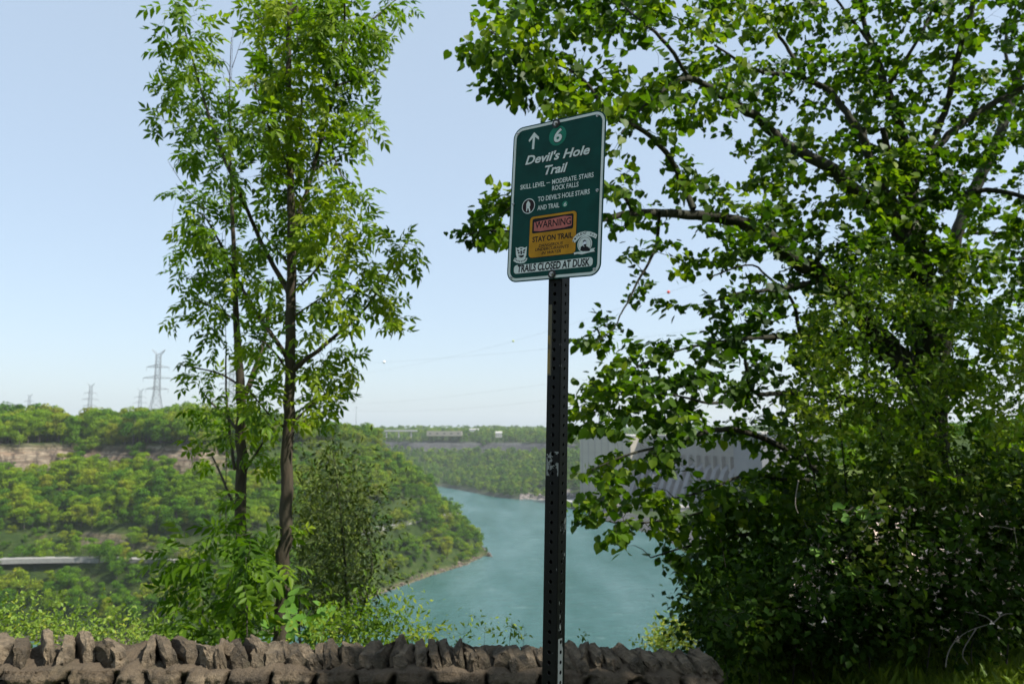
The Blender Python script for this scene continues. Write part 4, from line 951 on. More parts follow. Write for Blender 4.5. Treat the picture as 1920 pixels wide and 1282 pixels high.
# bright small-leaved shrub in front of the big tree
BS = []
for _ in range(90):
    x = RS.uniform(1500, 1990); lo = np.interp(x, [1500, 1560, 1620, 1700, 1800, 1990], [640, 530, 480, 520, 580, 660]); y = lo+(960-lo)*RS.rand()**1.3; BS.append((x, y, 36, 28))
BS = [q for q in BS if not gapf(q[0], q[1], [(1710, 600, 26, 24), (1690, 660, 30, 30), (1740, 680, 16, 30), (1830, 720, 16, 14)])]
root, p, r_ = shrub('bright_shrub', 'sunlit light green small-leaved shrub in front of the big tree trunk', 'shrub', [(1600, 1230, 1600, 560), (1660, 1230, 1650, 520), (1720, 1235, 1740, 560), (1800, 1235, 1830, 620), (1880, 1240, 1920, 680), (1560, 1230, 1540, 700)],
      BS, 6.9, oval(.6), .06, 'shrub_leaf', 51, 2.8, 46, .47, .0, .0035, 1.4, 'bark_dark', .011, .9, puff=8, pr=.10)
BH = []
for _ in range(110):
    x = RS.uniform(1330, 2000); lo = np.interp(x, [1330, 1400, 1500, 1600, 2000], [1165, 1120, 1020, 930, 880]); y = RS.uniform(lo, 1170); BH.append((x, y, 45, 32))
Yh = lambda x, y: 6.3-.7*(y-900)/320.
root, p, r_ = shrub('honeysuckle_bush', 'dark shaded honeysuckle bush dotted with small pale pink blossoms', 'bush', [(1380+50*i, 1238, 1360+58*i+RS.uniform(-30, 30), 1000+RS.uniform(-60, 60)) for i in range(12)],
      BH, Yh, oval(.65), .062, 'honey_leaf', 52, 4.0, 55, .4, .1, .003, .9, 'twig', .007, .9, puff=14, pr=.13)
Xp, Yp, Dp = proj(p); sel = np.where(((Yp > 950) & (Xp > 1480) & (fbm(p*3., 2, 9) > .50)) & (r_.rand(len(p)) < .5) & (Dp < np.array([Yh(0, q) for q in Yp])-.42))[0]; sel = r_.permutation(sel)[:950]
fl = []; q = p[sel]+np.array([0, -.03, .01]); n = len(q)
pet = join_tmpl([((np.array(leaflet(.5, .28)[0])@np.array(Matrix.Rotation(k*2.1, 3, 'Z')@Matrix.Rotation(.5, 3, 'X')).T), leaflet()[1]) for k in range(3)])
scatter('blossoms', pet, q, orient(jitdir(np.tile([0, -1., .4], (n, 1)), r_, .6, 0), upj(n, r_, .7)), .046*r_.uniform(.6, 1.2, n), np.full(n, .5), M['flower'], root)
# climbing vine strands with large light leaves
vine = empty('climbing_vine', (0, 0, 0), 0, label='climbing vine with larger light green heart leaves over the dark bush', cat='vine'); pv = Plant(9)
vl = [[(1600, 950, 3), (1570, 975, 3), (1545, 1000, 3), (1530, 1030, 2.5), (1555, 1060, 2), (1620, 1080, 2)], [(1660, 960, 2), (1620, 965, 2), (1580, 955, 2)], [(1720, 1095, 2), (1690, 1110, 2), (1700, 1140, 2), (1680, 1175, 2), (1700, 1215, 1.6)], [(1820, 975, 2), (1815, 1010, 2), (1770, 1050, 2), (1750, 1080, 2)]]
for l in vl: pv.limb_px(l, 5.35, .05)
ps = []; 
for q, rad, n_ in pv.chains:
    for z_ in q:
        if pv.rs.rand() < .75: ps.append(z_+pv.rs.normal(0, .025, 3))
ps = np.array(ps); n = len(ps); pv.bark('vine_stem', M['twig'], vine)
scatter('foliage', heart(), ps, orient(jitdir(np.tile([0, -.5, -.3], (n, 1)), pv.rs, .6, .2), jitdir(np.tile([0, -.5, .8], (n, 1)), pv.rs, .3, 0)), .085*pv.rs.uniform(.6, 1.2, n), pv.rs.rand(n), M['vine_leaf'], vine)
dead('arching_branch', 'dry grey arching branch sprouting before the dark bush at lower right', [[(1773, 1250), (1776, 1225), (1790, 1200), (1815, 1182), (1845, 1172), (1862, 1168)], [(1862, 1168), (1850, 1155), (1820, 1148), (1808, 1146)], [(1855, 1170), (1866, 1182)], [(1830, 1178), (1800, 1225), (1815, 1245)], [(1862, 1168), (1880, 1150), (1900, 1150)]], 4.95, mat=M['dead_twig'], cat='branch')
dead('dry_twig', 'thin dry twigs hanging among dark leaves at the middle right', [[(1497, 900), (1490, 940), (1493, 955), (1497, 962)], [(1845, 965), (1852, 988), (1870, 985), (1900, 992)], [(1900, 980), (1908, 1030)], [(1840, 1035), (1850, 1065)]], 5.3, mat=M['dead_twig'])

# low plants behind the wall, left to right
def strip(x0, x1, ytop, y1=1205, n=30, rx=20, ry=14):
    return [(x, RS.uniform(np.interp(x, *ytop)+ry, y1), rx, ry) for x in np.linspace(x0, x1, n)]
shrub('yellow_green_hedge', 'yellow-green small-leaved shrub peeping over the wall at the far left', 'shrub', [(x, 1230, x+RS.uniform(-15, 15), RS.uniform(1160, 1180)) for x in range(-60, 300, 30)],
      strip(-80, 290, ([-80, 60, 100, 200, 300], [1130, 1148, 1158, 1172, 1180]), n=46)+[(22, 1138, 6, 9), (12, 1165, 25, 16), (75, 1168, 18, 12), (115, 1178, 14, 9), (245, 1160, 9, 9), (268, 1165, 8, 8)], 4.95, oval(.5), .032, 'yellow_leaf', 61, 5., 60, .5, -.1, .002, .35, 'twig', .006, .8)
shrub('ash_thicket', 'leafy green thicket of young compound leaves left of the thick sapling trunk, behind the wall', 'bush', [(380, 1235, 380, 1060), (420, 1235, 430, 1020), (470, 1235, 470, 1000), (345, 1235, 330, 1110), (500, 1235, 505, 1060)],
      [(400, 1000, 30, 14), (460, 1000, 40, 22), (520, 990, 22, 16), (440, 1040, 50, 26), (500, 1050, 30, 26), (380, 1070, 44, 24), (440, 1090, 50, 26), (490, 1110, 30, 26), (350, 1120, 36, 20), (400, 1140, 44, 24), (330, 1160, 26, 22), (370, 1180, 40, 22), (450, 1160, 44, 26), (500, 1170, 24, 22), (330, 1050, 20, 12), (355, 1020, 16, 8), (430, 975, 20, 10), (475, 940, 22, 14)], 5.9, comps[0], .22, 'ash_leaf', 62, 1.0, 6, .36, .35, .003, .8, 'twig', .010, puff=1, pr=.06)
shrub('broad_leaf_sprout', 'low sprout of broad light green leaves around the foot of the thick trunk', 'plant', [(560, 1225, 570, 1160), (530, 1225, 520, 1175), (595, 1225, 600, 1160)],
      [(560, 1160, 26, 14), (590, 1155, 22, 14), (610, 1165, 14, 12), (500, 1182, 30, 10), (560, 1185, 40, 10), (540, 1130, 12, 6)], 5.3, heart(), .085, 'vine_leaf', 63, 2, 12, .6, .1, .003, .35, 'twig', .006, puff=2, pr=.05)
shrub('feathery_cedar', 'dark feathery olive-green tree standing close right of the thick sapling trunk', 'tree', [(630, 1300, 625, 850), (600, 1300, 590, 930), (660, 1300, 665, 960)],
      [(625, 850, 20, 18), (600, 880, 26, 22), (650, 885, 30, 18), (620, 920, 45, 24), (670, 930, 32, 20), (590, 960, 34, 26), (640, 970, 50, 26), (690, 975, 18, 12), (610, 1010, 50, 28), (660, 1020, 36, 24), (590, 1060, 34, 28), (640, 1070, 44, 28), (680, 1080, 24, 20), (600, 1110, 44, 28), (650, 1120, 40, 24), (600, 1160, 44, 20), (640, 1170, 40, 20)], 9.5, oval(.34), .085, 'cedar_leaf', 64, 4.2, 50, .4, .1, .005, 1.6, 'bark_dark', .03, .8, spread=.05, puff=34, pr=.2)
shrub('leafy_green_shrub', 'fresh green fine-leaved shrub leaning over the wall between the trunk and the river', 'shrub', [(640, 1235, 645, 1150), (680, 1235, 690, 1150), (720, 1235, 735, 1160), (755, 1235, 765, 1170), (600, 1235, 600, 1170)],
      strip(590, 790, ([590, 650, 700, 760, 790], [1160, 1128, 1122, 1140, 1160]), n=26, rx=20, ry=15)+[(700, 1135, 24, 14), (745, 1140, 20, 12)], 4.85, oval(.42), .045, 'shrub_leaf', 65, 4, 50, .65, .0, .002, .4, 'twig', .005, .7)
shrub('wall_weed', 'loose weedy plant with narrow leaves behind the middle of the wall', 'plant', [(880, 1235, 870, 1180), (905, 1235, 910, 1165), (950, 1235, 960, 1165), (975, 1235, 985, 1175), (840, 1235, 850, 1185)],
      [(870, 1182, 22, 8), (890, 1165, 12, 8), (915, 1178, 24, 10), (950, 1175, 26, 12), (970, 1185, 20, 10), (930, 1190, 30, 8), (850, 1192, 20, 6), (800, 1180, 14, 8), (810, 1192, 14, 6), (700, 1190, 20, 8)], 4.8, oval(.4), .042, 'shrub_leaf', 66, 4, 34, .45, .0, .0018, .3, 'twig', .003, .7, puff=3, pr=.03)
for i, (x, y, w, lb) in enumerate([(1092, 1190, 8, 'tiny upright weed tip just above the wall right of the post'), (1192, 1196, 7, 'small pale weed above the wall left of the yellow bush')]):
    shrub('weed_tip', lb, 'plant', [(x, 1235, x, y)], [(x, y, w, 9), (x+8, y+10, 10, 5)], 4.8, oval(.4), .035, 'shrub_leaf', 67+i, 14, 40, .4+.3*i, 0, .0015, .1, 'twig', .002, puff=2, pr=.02)
shrub('yellow_bush', 'yellow and green rounded bush beyond the right end of the wall', 'bush', [(1240, 1240, 1240, 1190), (1275, 1240, 1280, 1175)], [(1245, 1192, 22, 12), (1270, 1176, 22, 16), (1290, 1182, 16, 18), (1260, 1205, 34, 12), (1232, 1200, 12, 8)], 13., oval(.5), .09, 'yellow_leaf', 69, 10, 40, .7, 0, .004, .7, 'twig', .012, .8, puff=16, pr=.12)

# grass at lower right
def grass(name, n, xr, yr, hmin, hmax, seed, label):
    r_ = np.random.RandomState(seed); x = r_.uniform(*xr, n); y = r_.uniform(*yr, n); k = fbm(np.c_[x, y]*2.3, 3, 3); ok = (r_.rand(n) < np.clip((k-.25)*2.5, .15, 1)) & ~((y > 3.95) & (y < 4.5) & (x < 1.1)); x = x[ok]; y = y[ok]; n = len(x)
    z = zterrain(x, y); h = r_.uniform(hmin, hmax, n)*(.6+.9*fbm(np.c_[x, y]*1.7, 2, 8)); a = r_.rand(n)*6.283; c, s = np.cos(a), np.sin(a); w = r_.uniform(.0018, .0035, n); b1 = r_.normal(0, .35, n)*h; b2 = r_.normal(0, .35, n)*h
    def pt(dx, dy, dz): return np.stack([x+dx, y+dy, z+dz], 1)
    V = np.stack([pt(-c*w, -s*w, 0*h-.01), pt(c*w, s*w, 0*h-.01), pt(c*w*.8+b1*.35, s*w*.8+b2*.35, h*.6), pt(-c*w*.8+b1*.35, -s*w*.8+b2*.35, h*.6), pt(b1, b2, h)], 1)
    L = (np.arange(n)[:, None]*5+np.array([0, 1, 2, 3, 3, 2, 4])[None]).ravel(); me = npmesh(name, V.reshape(-1, 3), L, np.tile([4, 3], n), {'tint': ('FACE', np.repeat(r_.rand(n), 2))})
    return tag(link(name, me, M['grass']), label, 'grass', kind='stuff')
grass('grass', 80000, (.9, 5.2), (4.2, 7.2), .03, .09, 1, 'short shaded grass in front of the dark bush at lower right')
grass('grass', 9000, (-4, 3), (1.2, 4.), .02, .06, 2, 'short grass on the viewer side of the wall')
wt_ = [(q, RS.uniform(1225, 1262)) for q in RS.uniform(1370, 1990, 26)]
pw = Plant(77); pts = []; dd = []
for a, b_ in wt_:
    g_ = P(a, b_, 5.15); z0 = zt(g_[0], g_[1])
    for k in range(RS.randint(9, 20)):
        v = RS.normal(0, .5, 3); v[2] = 1.2+RS.rand(); pts.append([g_[0]+RS.normal(0, .03), g_[1]+RS.normal(0, .08), z0]); dd.append(v)
pts = np.array(pts); dd = np.array(dd); n = len(pts)
tag(scatter('weed_tufts', leaflet(1, .22, .06, .35), pts, orient(dd/np.linalg.norm(dd, axis=1)[:, None], upj(n, RS, .8)), RS.uniform(.06, .17, n), RS.rand(n), M['grass']), 'taller weed blades standing in the grass edge below the dark bush', 'weeds', kind='stuff')

# shade tree standing right of the viewer, outside the frame
pl = Plant(33); root = empty('shade_tree', (0, 0, 0), 0, label='large leafy tree to the right of the viewer shading the sign post and the wall', cat='tree'); r_ = pl.rs
pl.limb([[7.2, 2.2, -.2, .3], [7.1, 2.2, 2.2, .24], [6.9, 2.2, 4.5, .18], [6.5, 2.2, 7., .12], [6.3, 2.1, 9.5, .04]]); 
for a in [(4.6, .8, 6.4), (4.8, 2.8, 6.9), (5.5, .2, 7.4), (5, 4.2, 6.6), (8.5, 3.5, 8), (8.5, .5, 7.5), (5.6, 2.0, 8.2)]: pl.limb([[6.8, 2.2, 4.6+r_.rand(), .09], [(6.8+a[0])/2, (2.2+a[1])/2, 5.9, .06], [*a, .015]])
SH = []
for cc_, rr__, nn_ in (((7.0, .9, 7.4), (3.1, 2.3, 1.8), 540), ((8.7, 4.6, 6.8), (3.1, 1.2, 1.3), 320), ((4., -2.2, 7.4), (4.6, 3., 2.), 420)):
    for _ in range(nn_):
        q = r_.normal(0, 1, 3); q = q/np.linalg.norm(q)*r_.rand()**.33; SH.append(np.array(cc_)+q*np.array(rr__))
for a in [(6, -2, 7), (2, -2.5, 7.6), (10, 3.6, 7.2), (9, 5.2, 7)]: pl.limb([[6.9, 2.2, 4.4+r_.rand(), .09], [(6.8+a[0])/2, (2.2+a[1])/2, 6., .06], [*a, .015]])
pl.twigs(SH, .005, .15, .1, .15, maxlen=3); pl.bark('trunk', M['bark_dark'], root); p, d = pl.leafspots(17, .2, .06, 3); n = len(p)
scatter('foliage', heart(), p, orient(jitdir(d, r_, .7, .4), upj(n, r_, .4)), .21*r_.uniform(.7, 1.2, n), r_.rand(n)*.5, M['linden_leaf'], root)

pl = Plant(34); root = empty('sky_blocker_tree', (0, 0, 0), 0, label='unseen leafy tree added behind the viewer to block low sky light', cat='tree'); r_ = pl.rs  # added out of view to keep low sky light off post, sign and wall
pl.limb([[3.2, -5.6, -.2, .25], [3.1, -5.5, 2.5, .2], [3.0, -5.3, 5, .14], [3.0, -5.2, 8.5, .04]])
for a in [(0, -4.5, 5.5), (5.5, -4, 5.5), (1.5, -4, 3.5), (5, -6.5, 4), (-1.5, -5, 4.2)]: pl.limb([[3.1, -5.4, 2.6+r_.rand(), .08], [(3.1+a[0])/2, (-5.4+a[1])/2, a[2]*.8, .05], [*a, .015]])
SH = [np.array([1.6, -4.8, 4.3])+(lambda q: q/np.linalg.norm(q)*r_.rand()**.33)(r_.normal(0, 1, 3))*np.array([7.0, 1.7, 3.8]) for _ in range(900)]
pl.twigs(SH, .005, .15, .1, .15, maxlen=3); pl.bark('trunk', M['bark_dark'], root); p, d = pl.leafspots(16, .2, .06, 3); n = len(p)
scatter('foliage', heart(), p, orient(jitdir(d, r_, .7, .4), upj(n, r_, .8)), .21*r_.uniform(.7, 1.2, n), r_.rand(n)*.4, M['linden_leaf'], root)

# ================================================================== TRAIL SIGN
SW, SH_ = .3048, .4572
SR = np.array([[0.8162821965563566, 0.047987788574216664, -0.5756566231120548], [0.022601360931134837, 0.9931271262606545, 0.11483766616102303], [0.5772110134682797, -0.10675056549267681, 0.8095874027538963]]); ST = np.array([ 0.12029834231366678, 0.3994313332811797, -2.123575410604294])
C2W = np.array([[1, 0, 0], [0, -sp, -cp], [0, cp, -sp]])       # camera axes (right, up, back) to world
Rw = C2W @ SR; Tw = C2W @ ST + np.array([0, 0, EYE])
MS = Matrix([[*Rw[0], Tw[0]], [*Rw[1], Tw[1]], [*Rw[2], Tw[2]], [0, 0, 0, 1]])   # sign local: x right, y up, z toward the viewer
# photo crop coordinates -> sign plane
src = np.array([(121, 187), (740, 49), (697, 1160), (73, 1213)], float); dst = np.array([(-SW/2, SH_/2), (SW/2, SH_/2), (SW/2, -SH_/2), (-SW/2, -SH_/2)])
rows_ = []; rh = []
for (x, y), (u, v) in zip(src, dst):
    rows_.append([x, y, 1, 0, 0, 0, -u*x, -u*y]); rh.append(u); rows_.append([0, 0, 0, x, y, 1, -v*x, -v*y]); rh.append(v)
hm = np.append(np.linalg.solve(np.array(rows_), np.array(rh)), 1).reshape(3, 3)
def uv(x, y): q = hm @ np.array([x, y, 1.]); return q[0]/q[2], q[1]/q[2]
# post axis: through the sign bolts, upright
tb = MS @ Vector((*uv(405, 152), 0)); y0 = tb.y
lowp = P(1027, 1282, y0); bx = lowp[0] + (tb.x-lowp[0])*((0-lowp[2])/(tb.z-lowp[2]))
PA = Vector((bx, y0, 0)); PB = Vector((tb.x, tb.y, tb.z))
yaw = math.atan2(Rw[1][0], Rw[0][0])
sg = empty('trail_sign', tuple(PA), 0, label='green trail sign with white border on a black perforated steel post', cat='sign')
def spart(name, me, mat, M4, smooth=False):
    o = link(name, me, mat, sg, smooth); o.matrix_parent_inverse = Matrix(); o.matrix_local = Matrix.Translation(-PA) @ M4; return o
m, nt, b, out = newmat('black_post'); b.inputs['Roughness'].default_value = .5; b.inputs['Specular IOR Level'].default_value = .18
n1 = noise(nt, 30, 6, .6, mapping=(1, 1, .5)); n2 = noise(nt, 9, 5, .65, mapping=(1, 1, .35)); n3 = noise(nt, 120, 4, .7)
tc = nt.nodes.new('ShaderNodeTexCoord'); sx = N(nt, 'ShaderNodeSeparateXYZ'); nt.links.new(tc.outputs['Object'], sx.inputs[0])
c = mixc(nt, n1, (.003, .003, .0035), (.012, .0115, .012))
def mask(z0, z1, x0, x1, yc, thr, sc_, stretch=.35, face='x'):
    """paint loss: noise islands inside a stretch of one face of the post"""
    f = noise(nt, sc_, 5, .6, mapping=(1, 1, stretch))
    a = N(nt, 'ShaderNodeMath', operation='GREATER_THAN'); nt.links.new(f, a.inputs[0]); a.inputs[1].default_value = thr
    cur = a.outputs[0]
    for s_, lo, hi in (('Z', z0, z1), ('X', x0, x1), ('Y', yc[0], yc[1])):
        for op, v_ in (('GREATER_THAN', lo), ('LESS_THAN', hi)):
            q = N(nt, 'ShaderNodeMath', operation=op); nt.links.new(sx.outputs[s_], q.inputs[0]); q.inputs[1].default_value = v_
            w = N(nt, 'ShaderNodeMath', operation='MULTIPLY'); nt.links.new(cur, w.inputs[0]); nt.links.new(q.outputs[0], w.inputs[1]); cur = w.outputs[0]
    return cur
hs = .0222
# local post axes: -Y = face with the sign, +X = right face
white = (.50, .50, .49)
c = mixc(nt, mask(1.12, 1.44, hs-.003, 1, (-hs*.5, hs*.7), .61, 44, .35), c, white)
c = mixc(nt, mask(.3, 1.10, hs-.003, 1, (-hs*.6, hs*.45), .46, 20, .14), c, white)
c = mixc(nt, mask(.3, 2.4, hs*.80, 1, (-hs*1.2, -hs*.78), .66, 40, .5), c, (.25, .25, .25))
c = mixc(nt, mask(.5, 1.5, -1, hs*.9, (-1, -hs+.003), .70, 48, .5), c, (.20, .20, .20))
c = mixc(nt, mask(1.79, 1.985, -hs*1.1, -hs*.35, (-1, -hs+.003), .40, 26, .3), c, (.14, .115, .075))
c = mixc(nt, mask(1.795, 1.90, -hs*1.1, -hs*.55, (-1, -hs+.003), .42, 30, .3), c, (.30, .20, .07))
c = mixc(nt, mask(1.52, 1.585, -hs*.8, hs*.9, (-1, -hs+.003), .55, 70, .7), c, (.28, .28, .28))
nt.links.new(c, b.inputs['Base Color']); bump(nt, b, n3, .25, .002); M['post'] = m
M['rim'] = plain('bare_rim', (.16, .16, .16), .45, .3)
# post: square tube, real holes every 25.4 mm on all four faces
Lp = (PB-PA).length+.016; nh = int(Lp/.0254); pit = Lp/nh; th = .0026; rc = .0035; rhole = .0053
Vp = []; Fp = []; mi = []; nseg = 16
def pv(q): Vp.append(q); return len(Vp)-1
Vi = []; Fi = []
for f in range(4):
    ang = f*math.pi/2; ca, sa = math.cos(ang), math.sin(ang)
    def T3(u, w, z): x, y = u, -hs+w; return (ca*x-sa*y, sa*x+ca*y, z)
    e = hs-rc
    for k in range(nh):
        zc = (k+.5)*pit; z0, z1 = k*pit, (k+1)*pit
        sq = [];
        for j in range(nseg):
            a = (j+.5)/nseg*2*math.pi; dx, dz = math.cos(a), math.sin(a); s = 1/max(abs(dx), abs(dz)); sq.append((dx*s*e, zc+dz*s*pit/2))
        corners = {}
        o_ = [pv(T3(u, 0, z)) for u, z in sq]
        ii = [pv(T3(rhole*math.cos((j+.5)/nseg*2*math.pi), 0, zc+rhole*math.sin((j+.5)/nseg*2*math.pi))) for j in range(nseg)]
        ib = [pv(T3(rhole*math.cos((j+.5)/nseg*2*math.pi), th, zc+rhole*math.sin((j+.5)/nseg*2*math.pi))) for j in range(nseg)]
        cc = {1: pv(T3(e, 0, z1)), 5: pv(T3(-e, 0, z1)), 9: pv(T3(-e, 0, z0)), 13: pv(T3(e, 0, z0))}
        for j in range(nseg):
            j2 = (j+1) % nseg
            if j in cc: Fp.append((o_[j], cc[j], o_[j2], ii[j2], ii[j]))
            else: Fp.append((o_[j], o_[j2], ii[j2], ii[j]))
            mi.append(0); Fp.append((ii[j], ii[j2], ib[j2], ib[j])); mi.append(1)
    # rounded edge strip between this face and the next
    ce = [(e+rc*math.sin(t), rc-rc*math.cos(t)) for t in np.linspace(0, math.pi/2, 5)]
    lo = [pv(T3(u, w, 0)) for u, w in ce]; hi = [pv(T3(u, w, Lp)) for u, w in ce]
    for j in range(4): Fp.append((lo[j], lo[j+1], hi[j+1], hi[j])); mi.append(0)
    q = [pv(T3(-hs+th, th, 0)), pv(T3(hs-th, th, 0)), pv(T3(hs-th, th, Lp)), pv(T3(-hs+th, th, Lp))]; 
pme = bpy.data.meshes.new('post'); pme.from_pydata(Vp, [], Fp); pme.update()
pme.polygons.foreach_set('material_index', mi)
ax_ = (PB-PA).normalized(); ez = ax_; ex = Vector((math.cos(yaw), math.sin(yaw), 0)); ex = (ex-ez*ex.dot(ez)).normalized(); ey = ez.cross(ex)
MP = Matrix([[ex.x, ey.x, ez.x, 0], [ex.y, ey.y, ez.y, 0], [ex.z, ey.z, ez.z, 0], [0, 0, 0, 1]])
off = Matrix.Translation(PA + ey*(hs+.004))
spart('post', pme, [M['post'], M['rim']], off @ MP)
# dark liner so that one does not look through the tube corners
mb = MB(); 
for s_ in ((0, -1), (0, 1), (1, 0), (-1, 0)): pass

def rrect(w, h, r, n=10):
    pts = []
    for cx, cy, a0 in ((w/2-r, h/2-r, 0), (-w/2+r, h/2-r, 90), (-w/2+r, -h/2+r, 180), (w/2-r, -h/2+r, 270)):
        for k in range(n+1): a = math.radians(a0+90*k/n); pts.append((cx+r*math.cos(a), cy+r*math.sin(a)))
    return pts
def slab(pts, z0, z1, cx=0, cy=0, warp=None):
    n = len(pts); pts = [(x+cx, y+cy) for x, y in pts]
    if warp: pts = [warp(*p_) for p_ in pts]
    me = bpy.data.meshes.new('slab'); V = [(x, y, z0) for x, y in pts]+[(x, y, z1) for x, y in pts]
    F_ = [tuple(range(n))[::-1], tuple(range(n, 2*n))]+[(i, (i+1) % n, (i+1) % n+n, i+n) for i in range(n)]
    me.from_pydata(V, [], F_); me.update(); return me
def ring_mesh(p0, p1, z0, z1):
    n = len(p0); V = [(x, y, z1) for x, y in p0]+[(x, y, z1) for x, y in p1]+[(x, y, z0) for x, y in p0]+[(x, y, z0) for x, y in p1]; F_ = []
    for i in range(n):
        j = (i+1) % n; F_ += [(i, j, j+n, i+n), (i+2*n, j+2*n, j, i), (i+n, j+n, j+3*n, i+3*n)]
    me = bpy.data.meshes.new('ring'); me.from_pydata(V, [], F_); me.update(); return me
def paint(name, col, rough=.55, var=.24):
    m, nt, b, o = newmat(name); f = noise(nt, 14, 4, .6); g = noise(nt, 90, 3, .6)
    c = ramp(nt, f, [(.3, tuple(x*(1-var) for x in col)), (.7, tuple(x*(1+var) for x in col))]); nt.links.new(c, b.inputs['Base Color']); b.inputs['Roughness'].default_value = rough; b.inputs['Specular IOR Level'].default_value = .15
    return m
M['sgreen'] = paint('sign_green', (.001, .06, .050)); M['swhite'] = paint('sign_white', (.82, .84, .84), .5, .06); M['sorange'] = paint('warning_orange', (.62, .28, .015)); M['sred'] = paint('faded_red', (.62, .17, .15), .5, .2); M['sblack'] = paint('ink_black', (.012, .011, .014)); M['lgreen'] = paint('badge_green', (.015, .22, .15)); M['sdark'] = paint('badge_dark', (.03, .012, .015)); M['alu'] = plain('aluminium', (.55, .55, .55), .4, .9)
plate = slab(rrect(SW, SH_, .033), -.001, .001); pl_o = spart('sign_plate', plate, M['sgreen'], MS)
def sub(name, me, mat, par=None): 
    o = link(name, me, mat, par or pl_o); return o
sub('border_line', ring_mesh(rrect(SW-.007, SH_-.007, .0295), rrect(SW-.0215, SH_-.0215, .0235), .0009, .00125), M['swhite'])
def text_mesh(s, bold=0., shear=0., res=3):
    cu = bpy.data.curves.new('t', 'FONT'); cu.body = s; cu.size = 1.; cu.offset = bold; cu.shear = shear; cu.resolution_u = res; cu.fill_mode = 'FRONT'
    o = bpy.data.objects.new('t', cu); C.objects.link(o); bpy.context.view_layer.update(); dg = bpy.context.evaluated_depsgraph_get()
    me = bpy.data.meshes.new_from_object(o.evaluated_get(dg)); bpy.data.objects.remove(o); bpy.data.curves.remove(cu); return me
def lettering(s, bl, br_, hpx, mat, par, z=.0013, bold=0., shear=0., name='lettering'):
    """bl, br_: crop-pixel ends of the base line; hpx: cap height in crop pixels"""
    a = np.array(uv(*bl)); b_ = np.array(uv(*br_)); e = b_-a; Lw = np.linalg.norm(e); e /= Lw; nrm = np.array([-e[1], e[0]])
    top = np.array(uv(bl[0], bl[1]-hpx)); hh = abs((top-a) @ nrm)
    me = text_mesh(s, bold, shear); n = len(me.vertices); co = np.zeros(n*3, np.float32); me.vertices.foreach_get('co', co); co = co.reshape(-1, 3)
    x0, x1 = co[:, 0].min(), co[:, 0].max(); cap = .73; 
    X_ = (co[:, 0]-x0)/(x1-x0)*Lw; Y_ = co[:, 1]/cap*hh
    w = a+X_[:, None]*e+Y_[:, None]*nrm; out_ = np.c_[w, np.full(n, z)]; me.vertices.foreach_set('co', out_.astype(np.float32).ravel()); me.update()
    return sub(name, me, mat, par)
def circ(cx, cy, r, n=32): return [(cx+r*math.cos(2*math.pi*k/n), cy+r*math.sin(2*math.pi*k/n)) for k in range(n)]
def disc(name, cpx, r, z0, z1, mat, par=None): u, v = uv(*cpx); return sub(name, slab(circ(u, v, r), z0, z1), mat, par)
def poly_px(name, pts, z0, z1, mat, par=None): return sub(name, slab([uv(*q) for q in pts][::-1], z0, z1), mat, par)
# arrow
poly_px('arrow', [(240, 323), (247, 247), (224, 275), (219, 263), (256, 208), (288, 240), (287, 259), (262, 240), (255, 322)], .0009, .0013, M['swhite'])
disc('route_badge', (413, 232), .0285, .0009, .0013, M['lgreen'])
lettering('6', (384, 280), (444, 268), 92, M['sblack'], pl_o, .00145, .05, .12, 'route_number'); lettering('6', (387, 276), (441, 266), 86, M['swhite'], pl_o, .0016, .03, .12, 'route_number')
for s, bl, br2, h in (("Devil's Hole", (196, 427), (628, 352), 58), ('Trail', (326, 493), (478, 470), 60)):
    lettering(s, (bl[0]-4, bl[1]+3), (br2[0]+4, br2[1]+3), h*1.07, M['sblack'], pl_o, .0013, .052, .28); lettering(s, bl, br2, h, M['swhite'], pl_o, .0015, .028, .28)
for s, bl, br2, h in (('SKILL LEVEL', (163, 594), (330, 568), 31), ('\u2013', (338, 560), (362, 556), 30), ('MODERATE. STAIRS', (376, 557), (653, 508), 31), ('ROCK FALLS', (376, 599), (552, 572), 31), ("TO DEVIL'S HOLE STAIRS", (281, 673), (627, 620), 31), ('AND TRAIL', (278, 731), (424, 710), 31)):
    lettering(s, bl, br2, h*1.03, M['swhite'], pl_o, .0013, .018)
disc('small_badge', (462, 689), .0088, .0009, .0013, M['lgreen']); lettering('6', (453, 704), (473, 701), 27, M['swhite'], pl_o, .00145, .012, .1, 'route_number')
# hiker symbol
disc('hiker_ring', (218, 703), .0222, .0009, .0012, M['swhite']); disc('hiker_disc', (218, 703), .0198, .00121, .00135, M['sdark'])
hk = [(212, 672), (220, 668), (224, 676), (230, 682), (231, 698), (226, 708), (230, 728), (231, 741), (223, 742), (220, 722), (213, 716), (209, 738), (203, 738), (204, 712), (204, 690), (208, 682)]
poly_px('hiker_figure', hk, .00136, .0015, M['swhite'])
# lower banner
bq = [uv(122, 1099), uv(646, 1040), uv(646, 1096), uv(122, 1155)]
c0 = np.mean(bq, 0); ww = np.linalg.norm(np.array(bq[1])-bq[0]); hh = np.linalg.norm(np.array(bq[0])-bq[3]); ra = math.atan2(bq[1][1]-bq[0][1], bq[1][0]-bq[0][0])
rotp = lambda x, y: (c0[0]+x*math.cos(ra)-y*math.sin(ra), c0[1]+x*math.sin(ra)+y*math.cos(ra))
sub('banner', slab(rrect(ww, hh, .009), .0009, .0013, warp=rotp), M['swhite']); lettering('TRAILS CLOSED AT DUSK', (146, 1143), (626, 1096), 48, M['sblack'], pl_o, .0015, .034, .08)
